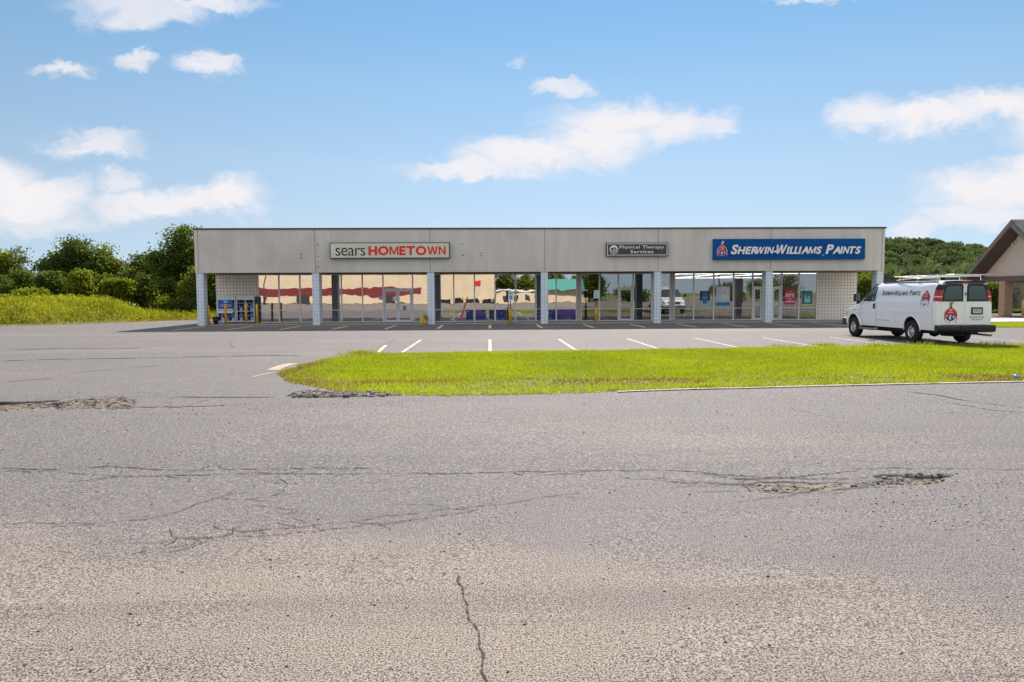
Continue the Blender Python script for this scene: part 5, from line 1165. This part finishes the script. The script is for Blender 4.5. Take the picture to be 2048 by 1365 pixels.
# ------------------------------------------------------------------ what stands across the road (seen mirrored in the shop glass)
def across():
    D = 150.0; YB = 2 * WY - D
    vx = lambda px: (px - 980) / F * D
    t = empty('store_building', (vx(700), YB, 0)); tag(t, 'long beige store with maroon band across the road, mirrored in the left shop windows', 'building'); o = vx(700)
    mw = mat('beige_stucco', (.60, .48, .33), .9, nscale=.5, namt=.08); mm = mat('maroon_band', (.16, .02, .02), .8)
    MB().box((vx(420) - o, -16, 0), (vx(868) - o, 0, 6.3)).build('wall', mw, t)
    MB().box((vx(420) - o, .01, 1.55), (vx(845) - o, .12, 3.1)).build('maroon_band', mm, t)
    MB().box((vx(420) - o - .1, -16.1, 6.31), (vx(868) - o + .1, .2, 6.5)).build('roof_edge', M_white, t)
    for px in (600, 770): MB().box((vx(px) - o, .02, 0), (vx(px) - o + 2.2, .14, 1.5)).build('door', M_dark, t)
    t = empty('store_building', (vx(930), YB, 0)); tag(t, 'beige store front with deep glazed entrance across the road, mirrored beside the double door', 'building'); o = vx(930)
    MB().box((vx(868.5) - o, -16, 1.0), (vx(990) - o, .6, 6.2)).build('wall', mw, t); MB().box((vx(869) - o, -16, 0), (vx(989) - o, -.6, .99)).build('shop_front', mat('dull_shopfront', (.12, .12, .13), .4), t)
    for px in (868.5, 905, 925, 960, 985): MB().box((vx(px) - o, -.55, 0), (vx(px) - o + .55, .5, .99)).build('pillar', mw, t)
    MB().box((vx(950) - o, .61, 3.3), (vx(963) - o, .75, 4.5)).build('red_sign', mat('far_red', (.55, .01, .02), .5), t)
    t = empty('roadside_building', (vx(1050), YB + 6, 0)); o = vx(1050); tag(t, 'low beige building between the store and the teal roofed one, seen only mirrored', 'building')
    MB().box((vx(992) - o, -10, 0), (vx(1085) - o, 0, 2.1)).build('wall', mw, t); MB().box((vx(991) - o, -10.2, 2.11), (vx(1086) - o, .3, 2.4)).build('roof', M_white, t)
    for px in (1005, 1025, 1048, 1066): MB().box((vx(px) - o, .01, .4), (vx(px) - o + 1, .06, 1.5)).build('window', M_dark, t)
    t = empty('roadside_building', (vx(1125), YB + 8, 0)); o = vx(1125); tag(t, 'beige building with ribbed teal metal roof across the road, mirrored right of the middle column', 'building')
    MB().box((vx(1092) - o, -8, 0), (vx(1165) - o, 0, 2.6)).build('wall', mw, t)
    mt = mat('teal_metal', (.10, .42, .34), .4, .2); mb = MB(); mb.prism([(1.0, 2.4), (-4, 4.7), (-9, 2.4)], vx(1088) - o, vx(1160) - o, axis='x')
    for k in range(16): x = vx(1088) - o + .3 + k * .45; mb.prism([(1.03, 2.45), (-4, 4.78), (-4, 4.7), (1.03, 2.4)], x, x + .06, axis='x')
    mb.build('teal_roof', mt, t)
    for i, (px, a, b, h, m) in enumerate([(1012, 985, 1045, 7.5, M_leaf), (1060, 1030, 1090, 7, M_leafo), (1185, 1160, 1205, 6.5, M_leafo), (1212, 1196, 1226, 7.5, M_leaf), (1120, 1085, 1150, 8, M_leafo), (1580, 1545, 1620, 5, M_leafo), (1625, 1600, 1680, 6, M_leaf), (1500, 1470, 1540, 4, M_leaf), (1290, 1255, 1330, 3, M_leaf)]):
        w = (vx(b) - vx(a)) / 2
        tree('roadside_tree', ('%s tree from the left in the row across the road, seen only mirrored' % ['first', 'second', 'fourth', 'fifth', 'third', 'eighth', 'ninth', 'seventh', 'sixth'][i]), 'tree', (vx(px), YB - 14, 0), [(0, 0, h*.6, w*.9, 3, h*.4), (w*.3, 0, h*.3, w*.8, 3, h*.3)], 60, 40, 1.8, .28, m, 300 + i, trunk_r=.25, group='roadside trees across the road', shell=.3, limbs=6)
    for i, (px, h) in enumerate(((577, 6.4), (1398, 9.5), (1440, 8.6))):
        t = empty('utility_pole', (vx(px), YB + 14, 0)); tag(t, ('leaning wooden utility pole mirrored in the first shop windows', 'tall utility pole mirrored beside the navy poster', 'utility pole with crossarm mirrored by the pale poster')[i], 'utility pole', 'wooden utility poles across the road')
        MB().tube([(0, 0, -.2), (.1, 0, h * .5), (.3, 0, h)], [.17, .15, .11], 10).build('pole', M_bark, t); MB().box((-1.1, -.06, h - 1.0), (1.5, .06, h - .85)).build('crossarm', M_bark, t)
    g_ = MB().box((-140, YB - 40, -.11), (160, YB + 38, -.06)).build('road_far_side', M_asph); tag(g_, kind='structure')
across()

# ------------------------------------------------------------------ the van
def van():
    HZ, HX = math.cos(R(4)), math.sin(R(4))
    org = aty(1880, 640, 25.9); ROOT = (16.0, 25.95, 0)
    t = empty('delivery_van', ROOT, R(91.8)); t.scale = (1.0, 1.03, 1.03); tag(t, 'white extended cargo van with paint company lettering and ladder rack, parked beyond the lawn', 'van')
    M_paint = mat('van_white', (.94, .95, .98), .25, coat=.5); M_bmp = mat('van_bumper', (.012, .014, .022), .35); M_tyre = mat('tyre_rubber', (.018, .018, .018), .85); M_steel = mat('wheel_steel', (.62, .62, .63), .25, .8)
    M_gls = mat('van_glass', (.02, .045, .055), .03, 0, spec=1.0); M_under = mat('underbody', (.02, .018, .018), .8); M_seam = mat('seam_grey', (.10, .10, .11), .6)
    XR_, XF = -1.36, 4.80
    # cross-section: (half width, height) at full roof height 2.13
    sec = [(0, .44), (.55, .42), (.86, .42), (.93, .47), (.965, .62), (.985, .80), (.992, 1.02), (.992, 1.07), (.985, 1.11), (.985, 1.36), (.978, 1.42), (.965, 1.45), (.94, 1.60), (.905, 1.78), (.86, 1.93), (.80, 2.03), (.70, 2.085), (.45, 2.12), (0, 2.135)]
    top_pts = [(-1.36, 2.02), (-1.30, 2.10), (-1.1, 2.135), (1.0, 2.14), (2.35, 2.12), (2.62, 2.06), (3.60, 1.36), (3.70, 1.32), (4.45, 1.17), (4.62, 1.10), (4.74, .98), (4.80, .82)]
    def ztop(x): return float(np.interp(x, [p[0] for p in top_pts], [p[1] for p in top_pts]))
    def wfac(x):
        return float(np.interp(x, [-1.36, -1.28, -.9, 3.4, 4.2, 4.55, 4.72, 4.80], [.955, .985, 1.0, 1.0, .985, .95, .90, .82]))
    def station(x):
        zt = ztop(x); out = []
        for (w, z) in sec:
            zb = 1.02
            if zt < 2.135:
                if zt >= 1.2: z2 = z if z < zb else zb + (z - zb) * (zt - zb) / (2.135 - zb)
                else: z2 = .42 + (z - .42) * (zt - .42) / (2.135 - .42)
                # keep the nose full-width where the roof profile is pressed down to the bonnet
                k = np.clip((2.05 - zt) / .7, 0, 1); w2 = w
                if z > 1.4: w2 = w + (min(.93, w * 1.12) - w) * k * (0 if w < .5 else 1)
                w, z = w2, z2
            out.append((w * wfac(x), z))
        return out
    xs = [-1.36, -1.34, -1.30, -1.22, -1.1, -.9] + list(np.arange(-.7, 2.3, .2)) + [2.35, 2.5, 2.62, 2.8, 3.0, 3.2, 3.4, 3.6, 3.7, 3.85, 4.0, 4.2, 4.35, 4.45, 4.55, 4.62, 4.68, 4.74, 4.78, 4.80]
    bm = bmesh.new(); rings = []
    for x in xs:
        st = station(x); ring = [bm.verts.new((x, w, z)) for w, z in st] + [bm.verts.new((x, -w, z)) for w, z in st[-2:0:-1]]; rings.append(ring)
    for a, b in zip(rings, rings[1:]):
        for i in range(len(a)): j = (i + 1) % len(a); bm.faces.new((a[i], a[j], b[j], b[i]))
    bm.faces.new(rings[0]); bm.faces.new(rings[-1][::-1])
    bmesh.ops.recalc_face_normals(bm, faces=bm.faces)
    me = bpy.data.meshes.new('body'); bm.to_mesh(me); bm.free(); body = link_mesh('body', me, None, [M_paint, M_under])
    cut = MB()
    for ax in (0, 3.94):
        for sg in (1, -1): cut.lathe([(0, sg * .55), (.475, sg * .55), (.475, sg * 1.2), (0, sg * 1.2)], 36, 'y', (ax, 0, .43), smooth=False)
    co = cut.build('cutter', M_under); md = body.modifiers.new('b', 'BOOLEAN'); md.object = co; md.operation = 'DIFFERENCE'; md.solver = 'EXACT'
    dg = bpy.context.evaluated_depsgraph_get(); dg.update(); me2 = bpy.data.meshes.new_from_object(body.evaluated_get(dg)); body.modifiers.clear(); body.data = me2; bpy.data.objects.remove(co)
    me2.materials.clear(); me2.materials.append(M_paint); me2.materials.append(M_under)
    for p in me2.polygons:
        c = p.center; p.material_index = 0
        for ax in (0, 3.94):
            if math.hypot(c.x - ax, c.z - .43) < .479 and abs(c.y) < .985 and not (abs(p.normal.y) > .7 and abs(c.y) > .9): p.material_index = 1
        if c.z < .45 and p.normal.z < -.7: p.material_index = 1
    me2.polygons.foreach_set('use_smooth', [True] * len(me2.polygons))
    try: me2.set_sharp_from_angle(angle=R(32))
    except Exception: pass
    body.parent = t; body.name = 'body'
    def side(x, z):              # half width of the body at (x, z)
        st = station(x); st = st[:]; zs = [q[1] for q in st]; ws = [q[0] for q in st]
        for i in range(2, len(st) - 1):
            if st[i][1] <= z <= st[i + 1][1]: f = (z - st[i][1]) / max(1e-6, st[i + 1][1] - st[i][1]); return st[i][0] + f * (st[i + 1][0] - st[i][0])
        return ws[-2] if z > 1 else .9
    def side_panel(name, poly, m, off=.006, parent=t, sg=1, nx=10, nz=8, thick=.0):
        """four-cornered patch hugging the body side: corners bl, br, tr, tl in (x,z)"""
        bl, br, tr, tl = [Vector(p) for p in poly]; vs = []; fs = []
        for j in range(nz + 1):
            for i in range(nx + 1):
                u, v = i / nx, j / nz; p = bl.lerp(br, u).lerp(tl.lerp(tr, u), v); vs.append((p.x, sg * (side(p.x, p.y) + off), p.y))
        for j in range(nz):
            for i in range(nx): a = j * (nx + 1) + i; fs.append((a, a + 1, a + nx + 2, a + nx + 1))
        k = len(vs); vs += [(x, y - sg * (off + .004), z) for x, y, z in vs]; fs += [tuple(q + k for q in f[::-1]) for f in fs]
        rim = [i for i in range(nx + 1)] + [j * (nx + 1) + nx for j in range(1, nz + 1)] + [nz * (nx + 1) + i for i in range(nx - 1, -1, -1)] + [j * (nx + 1) for j in range(nz - 1, 0, -1)]
        for a, b in zip(rim, rim[1:] + rim[:1]): fs.append((a, b, b + k, a + k))
        mb = MB(); mb.add(vs, fs, 0, False); return mb.build(name, m, parent)
    for sg in (1, -1):           # doors, windows
        d = side_panel('front_door', [(3.44, .50), (2.32, .50), (2.32, 1.385), (3.44, 1.385)], M_paint, .004, sg=sg) if False else None
        w = side_panel('side_window', [(3.36, 1.40), (2.36, 1.40), (2.36, 1.96), (2.80, 1.96)], M_black, .004, sg=sg); side_panel('pane', [(3.26, 1.43), (2.41, 1.43), (2.41, 1.935), (2.80, 1.935)], M_gls, .009, w, sg=sg)
        mbs = MB()
        def seam(pts, w_=.008):
            for (x0, z0), (x1, z1) in zip(pts, pts[1:]):
                n_ = max(1, int(math.hypot(x1 - x0, z1 - z0) / .12))
                for i in range(n_):
                    a0, b0 = x0 + (x1 - x0) * i / n_, z0 + (z1 - z0) * i / n_; a1, b1 = x0 + (x1 - x0) * (i + 1) / n_, z0 + (z1 - z0) * (i + 1) / n_
                    dx, dz = a1 - a0, b1 - b0; L2 = math.hypot(dx, dz); nx_, nz_ = -dz / L2 * w_, dx / L2 * w_
                    q = [(a0 - nx_, b0 - nz_), (a1 - nx_, b1 - nz_), (a1 + nx_, b1 + nz_), (a0 + nx_, b0 + nz_)]
                    mbs.add([(x, sg * (side(x, z) + .0025), z) for x, z in q], [(0, 1, 2, 3)])
        seam([(2.26, .5), (2.26, 1.98), (2.40, 2.06)]); seam([(3.42, 1.36), (3.40, .95), (3.30, .62), (3.20, .5)]); seam([(-1.18, .62), (-1.18, 1.9)], .005); seam([(2.12, 2.0), (2.12, 1.6)], .005)
        mbs.build('door_seams', M_seam, t, fix=False)
        h = MB().box((2.34, sg * .985, 1.13), (2.42, sg * 1.03, 1.33)).build('door_handle', M_black, t, bevel=.012)
        mr = empty('wing_mirror', (3.22, sg * 1.0, 1.42), parent=t)
        MB().box((-.04, min(0, sg * .14), .02), (.05, max(0, sg * .14), .08)).build('mirror_arm', M_black, mr); MB().box((-.07, min(sg * .11, sg * .33), -.03), (.09, max(sg * .11, sg * .33), .29)).build('mirror_shell', M_black, mr, bevel=.03)
        MB().box((-.075, min(sg * .13, sg * .31), -.005), (-.071, max(sg * .13, sg * .31), .265)).build('mirror_glass', mat('mirror_silver', (.7, .7, .7), .05, 1.0), mr)
        # tail lights wrap the corner
        tl = empty('tail_light', (-1.30, sg * .93, 1.44), parent=t)
        def corner(nm, z0, z1, m, o, p):
            mb = MB(); vs = []; N_2 = 5
            for j in range(N_2 + 1):
                z = z0 + (z1 - z0) * j / N_2; wv = side(-1.25, z)
                for (x, y) in ((-1.20, side(-1.20, z) + o), (-1.30, side(-1.30, z) + o), (-1.393, side(-1.345, z) - .005), (-1.397, side(-1.36, z) - .13)): vs.append((x, sg * y, z))
            fs = [(j * 4 + i, j * 4 + i + 1, (j + 1) * 4 + i + 1, (j + 1) * 4 + i) for j in range(N_2) for i in range(3)]
            inn = len(vs); vs += [(x + .03, y - sg * .03, z) for x, y, z in vs]; fs += [tuple(q + inn for q in f[::-1]) for f in fs]
            rim = [0, 1, 2, 3] + [j * 4 + 3 for j in range(1, N_2 + 1)] + [N_2 * 4 + 2, N_2 * 4 + 1, N_2 * 4] + [j * 4 for j in range(N_2 - 1, 0, -1)]
            fs += [(a, b, b + inn, a + inn) for a, b in zip(rim, rim[1:] + rim[:1])]
            mb.add([(x - p.location.x, y - p.location.y, z - p.location.z) for x, y, z in vs] if p is not t else vs, fs); return mb.build(nm, m, p)
        M_red = mat('lamp_red', (.55, .01, .012), .15, coat=.5)
        corner('red_lens', 1.44, 1.565, M_red, .012, tl); corner('clear_lens', 1.568, 1.605, mat('lamp_clear', (.75, .7, .72), .15), .012, tl); corner('red_lens', 1.608, 1.80, M_red, .012, tl)
        corner('black_corner_panel', 1.803, 2.02, M_bmp, .008, t)
    # windscreen and bonnet lights
    mb = MB(); vs = [(2.70, -.72, 2.035), (2.70, .72, 2.035), (3.55, .86, 1.43), (3.55, -.86, 1.43)]; mb.add([(x + .02, y, z + .02) for x, y, z in vs] + vs, [(0, 1, 2, 3), (7, 6, 5, 4), (0, 4, 5, 1), (1, 5, 6, 2), (2, 6, 7, 3), (3, 7, 4, 0)]); mb.build('windscreen', M_gls, t)
    for sg in (1, -1):
        MB().box((4.66, min(sg*.55, sg*.86), .84), (4.80, max(sg*.55, sg*.86), 1.02)).build('headlight', mat('lamp_glass', (.7, .72, .75), .1), t, bevel=.02)
        side_panel('marker_light', [(4.60, .82), (4.54, .82), (4.54, 1.0), (4.60, 1.0)], mat('marker_red', (.45, .03, .02), .3), .006, sg=sg, nx=2, nz=3)
    MB().box((4.74, -.52, .80), (4.83, .52, 1.02)).build('grille', M_black, t, bevel=.01)
    mb = MB(); mb.prism([(4.60, .44), (4.92, .44), (4.94, .62), (4.88, .72), (4.60, .72)], -.94, .94); mb.build('front_bumper', mat('bumper_grey', (.04, .04, .045), .5), t, bevel=.03)
    # rear doors and glass: on the flat back x = -1.36
    XB = XR_ - .002
    for sg, nm in ((1, 'l'), (-1, 'r')):
        y0, y1 = sg * .015, sg * .80
        dr = MB(); dr.prism([(y0, .66), (y1, .66), (sg * .80, 1.45), (sg * .73, 1.86), (sg * .63, 2.00), (y0, 2.02)], XB - .022, XB + .01, axis='x'); dr = dr.build('rear_door', M_paint, t, bevel=.012)
        gw = MB(); gw.prism([(sg * .06, 1.43), (sg * .785, 1.43), (sg * .775, 1.62), (sg * .71, 1.87), (sg * .63, 1.985), (sg * .11, 2.0), (sg * .06, 1.95)], XB - .036, XB - .0225, axis='x'); gw.build('window_surround', M_black, dr, bevel=.004)
        gw = MB(); gw.prism([(sg * .12, 1.49), (sg * .72, 1.49), (sg * .715, 1.63), (sg * .65, 1.85), (sg * .59, 1.925), (sg * .15, 1.935), (sg * .12, 1.90)], XB - .041, XB - .0365, axis='x'); gw.build('pane', mat('rear_glass', (.05, .085, .10), .06, 0, spec=.8), dr)
    MB().box((XB - .045, -.03, 1.63), (XB - .022, -.005, 1.72)).build('door_handle', M_black, t)
    hb = MB(); hb.prism([(-.72, 2.035), (.72, 2.035), (.66, 2.095), (.3, 2.115), (-.3, 2.115), (-.66, 2.095)], XB - .01, XB + .06, axis='x'); hb.build('header_panel', M_bmp, t)
    MB().box((XB - .03, -.10, 2.05), (XB + .02, .10, 2.09)).build('brake_light', mat('brake_red', (.6, .01, .01), .2), t, bevel=.008)
    # rear bumper with step
    mb = MB(); mb.prism([(-1.34, .40), (-1.50, .42), (-1.55, .47), (-1.55, .62), (-1.50, .655), (-1.34, .655)], -1.0, 1.0); mb.build('rear_bumper', M_bmp, t, bevel=.03)
    MB().box((-1.575, -.95, .55), (-1.552, .22, .64)).build('bumper_step', mat('step_black', (.02, .022, .03), .6), t, bevel=.008)
    # plate
    yc = -.42; pf = MB().box((XB - .045, yc - .20, 1.0), (XB - .0225, yc + .20, 1.235)).build('plate_frame', M_black, t, bevel=.01)
    MB().box((XB - .052, yc - .145, 1.04), (XB - .046, yc + .145, 1.195)).build('number_plate', PW, pf); MB().box((XB - .054, yc - .144, 1.041), (XB - .0525, yc + .144, 1.075)).build('plate_yellow_band', mat('plate_yellow', (.7, .6, .08), .5), pf)
    MB().box((XB - .054, yc - .144, 1.172), (XB - .0525, yc + .144, 1.194)).build('plate_blue_band', mat('plate_blue', (.15, .25, .5), .5), pf)
    def rear_text(body_, yl, yr, z0, z1, m, off, nm, par, **kw):
        V, Fs = fit_text(body_, yl, yr, z0, z1, **kw); mb = MB(); mb.add([(off, -a, b) for a, b in V], [tuple(f) for f in Fs]); o = mb.build(nm, m, par, fix=False); return o
    M_ink = mat('decal_ink', (.025, .035, .08), .4)
    rear_text('ZKM 0763', -yc - .125, -yc + .125, 1.082, 1.165, M_ink, XB - .0535, 'plate_number', pf, bold=.02)
    rear_text('SPEED RESTRICTED AND', .17, .68, .885, .935, M_ink, XB - .0235, 'lettering', t, bold=.015, shear=.2); rear_text('MONITORED BY GPS', .24, .62, .805, .855, M_ink, XB - .0235, 'lettering', t, bold=.015, shear=.2)
    # emblem on the left rear door
    mb = MB(); ec, ew, e0, eh = .47, .47, .70, .50
    for V, Fs, key, lay in LOGO: mb.add([(XB - .0235 - .0012 * lay - (.019 if b / 1.0 * eh * .97 + e0 > 1.44 else 0), ec - a * ew, b * eh * .97 + e0) for a, b in V], [tuple(f) for f in Fs], LK.index(key))
    mb.build('emblem', [LOGOC[q] for q in LK], t, fix=False)
    # side lettering (left side, reading towards the rear) and emblem
    def side_decal(V, Fs, m, nm, off=.004, sg=1, parent=t):
        mb = MB(); mb.add([(a, sg * (side(a, b) + off), b) for a, b in V], [tuple(f) for f in Fs]); return mb.build(nm, m, parent, fix=False)
    V, Fs = small_caps(['SHERWIN-', 'WILLIAMS', 'PAINTS.'], 0, 2.42, 0, .19, bold=.03)
    side_decal([(1.98 - a, 1.62 + b) for a, b in V], Fs, M_ink, 'lettering')
    V, Fs = fit_text('www.Sherwin-Williams.com', 0, .82, 0, .042); side_decal([(2.15 - a, .70 + b) for a, b in V], Fs, M_ink, 'lettering')
    V, Fs = fit_text('417584', 0, .26, 0, .055, bold=.02, shear=.2); side_decal([(4.05 - a, 1.05 + b) for a, b in V], Fs, M_ink, 'fleet_number')
    mb = MB()
    for V, Fs, key, lay in LOGO: mb.add([(-.77 - a * .50, side(-.77 - a * .5, 1.22 + b * .52) + .003 + .0013 * lay, 1.22 + b * .50) for a, b in V], [tuple(f) for f in Fs], LK.index(key))
    mb.build('emblem', [LOGOC[q] for q in LK], t, fix=False)
    # body ribs, fuel door, running board
    for sg in (1, -1):
        side_panel('rub_rib', [(1.3, 1.045), (-.75, 1.045), (-.75, 1.085), (1.3, 1.085)], M_paint, .012, sg=sg, nx=14, nz=3)
    mb = MB()
    for a, b in (((1.02, .92), (.90, .79)), ((.90, .79), (1.02, .66))): mb.add([(a[0], side(a[0], a[1]) + .003, a[1]), (b[0], side(b[0], b[1]) + .003, b[1]), (b[0] - .008, side(b[0], b[1]) + .003, b[1]), (a[0] - .008, side(a[0], a[1]) + .003, a[1])], [(0, 1, 2, 3)])
    mb.build('fuel_door', M_seam, t, fix=False)
    for sg in (1, -1): MB().tube([(3.36, sg * .95, .38), (3.28, sg * 1.05, .36), (2.35, sg * 1.05, .36), (2.2, sg * .92, .38)], .045, 10).build('running_board', mat('step_steel', (.25, .27, .30), .35, .5), t)
    # wheel arch lips
    for ax in (0, 3.94):
        for sg in (1, -1):
            mb = MB(); n_ = 18
            P = [(ax + .49 * math.cos(R(-2 + 184 * i / n_)), .43 + .49 * math.sin(R(-2 + 184 * i / n_))) for i in range(n_ + 1)]
            mb.tube([(x, sg * (side(x, max(z, .5)) + .002), z) for x, z in P], .022, 8); mb.build('wheel_arch', M_paint, t)
    # wheels
    for ax in (0, 3.94):
        for sg in (1, -1):
            w = empty('wheel', (ax, sg * .86, .385), parent=t); s = sg
            MB().lathe([(.225, -.12*s), (.30, -.125*s), (.37, -.11*s), (.385, -.08*s), (.385, .08*s), (.37, .11*s), (.30, .125*s), (.225, .12*s), (.215, .0), (.225, -.12*s)], 40, 'y').build('tyre', M_tyre, w)
            mb = MB(); mb.lathe([(.222, .118*s), (.232, .105*s), (.205, .07*s), (.17, .055*s), (.10, .075*s), (.075, .085*s), (.07, .115*s), (.0, .12*s)], 40, 'y')
            for k in range(8):
                a = 2 * math.pi * k / 8; mb.lathe([(0, .10*s), (.013, .095*s), (.013, .07*s)], 6, 'y', (.055*math.cos(a) * 1.75, 0, .055*math.sin(a) * 1.75))
            mb.build('rim', M_steel, w)
            mb = MB()
            for k in range(6):
                a = 2 * math.pi * (k + .5) / 6; mb.lathe([(0, .070*s), (.034, .069*s), (.036, .056*s)], 10, 'y', (.155*math.cos(a), 0, .155*math.sin(a)))
            mb.build('rim_holes', M_black, w, fix=False)
            MB().lathe([(0, -.1*s), (.2, -.1*s), (.2, .02*s), (0, .02*s)], 20, 'y').build('brake_drum', M_under, w)
    # underbody: frame, axle, spare, exhaust
    mb = MB(); mb.box((-1.2, -.62, .34), (4.4, -.50, .45)); mb.box((-1.2, .50, .34), (4.4, .62, .45)); mb.box((.6, -.5, .28), (3.2, .5, .43)); mb.build('chassis_frame', M_under, t, fix=False)
    mb = MB().tube([(0, -.78, .385), (0, .78, .385)], .05, 10); mb.build('rear_axle', M_under, t); mb = MB().lathe([(0, -.17), (.13, -.12), (.17, 0), (.13, .12), (0, .17)], 16, 'y', (0, .12, .36)); mb.build('differential', M_under, t)
    MB().lathe([(0, .30), (.33, .30), (.36, .34), (.36, .46), (.33, .50), (0, .50)], 28, c=(-.85, .05, -.03)).build('spare_wheel', M_tyre, t)
    MB().tube([(.3, -.66, .36), (-.9, -.66, .34), (-1.40, -.76, .32), (-1.60, -.80, .32)], .035, 10).build('exhaust_pipe', mat('rusty_pipe', (.30, .15, .07), .7), t)
    # roof rack with ladder-like rails
    M_rack = mat('rack_silver', (.70, .70, .68), .35, .4); rk = empty('roof_rack', (0, 0, 2.10), parent=t)
    for x in (1.15, .05, -1.05):
        MB().tube([(x, -.76, .02), (x, -.74, .17), (x, .74, .17), (x, .76, .02)], .017, 8).build('crossbar', M_rack, rk)
    for y in (-.70, -.28, .28, .70): MB().tube([(1.55, y, .195), (-1.45, y, .195)], .013, 8).build('rail', M_rack, rk)
    for x in (.9, .55, .2, -.15, -.5, -.85): MB().tube([(x, .28, .205), (x, .70, .205)], .013, 6).build('rung', M_rack, rk)
    MB().tube([(1.3, .76, .06), (.2, .80, .12), (-1.2, .78, .06)], .016, 6).build('side_rod', M_rack, rk); MB().tube([(-1.46, -.86, .20), (-1.46, .74, .20)], .017, 8).build('end_bar', M_rack, rk)
    mb = MB()
    for y in (-.735, .735): mb.box((-1.1, y - .015, -.03), (2.2, y + .015, .015))
    mb.build('drip_rail', mat('rail_grey', (.25, .25, .26), .4), t, fix=False).location = (0, 0, 2.09)
van()
# the van's own thing stands on the lot

# narrow two-colour banner standing slanted against the shop glass
def lean_banner():
    a, b = (fx(936), fz(936, 593)), (fx(921), fz(921, 639)); w = .13
    t = empty('banner', (b[0], WY - .03, b[1])); tag(t, 'narrow slanted orange and pink banner against the glass right of the third block column', 'banner')
    A = Vector((a[0] - b[0], a[1] - b[1])); n_ = Vector((A.y, -A.x)).normalized() * w / 2; m = A * .45
    mb = MB(); mb.prism([(m.x - n_.x, m.y - n_.y), (m.x + n_.x, m.y + n_.y), (A.x + n_.x * .3, A.y + n_.y * .3), (A.x - n_.x * .3, A.y - n_.y * .3)], -.012, .0); mb.build('orange_cloth', mat('banner_orange', (.85, .22, .06), .6), t)
    mb = MB(); mb.prism([(-n_.x * 1.3, -n_.y), (n_.x * 1.3, n_.y), (m.x + n_.x, m.y + n_.y), (m.x - n_.x, m.y - n_.y)], -.012, .0); mb.build('pink_cloth', mat('banner_pink', (.75, .10, .42), .6), t)
lean_banner()
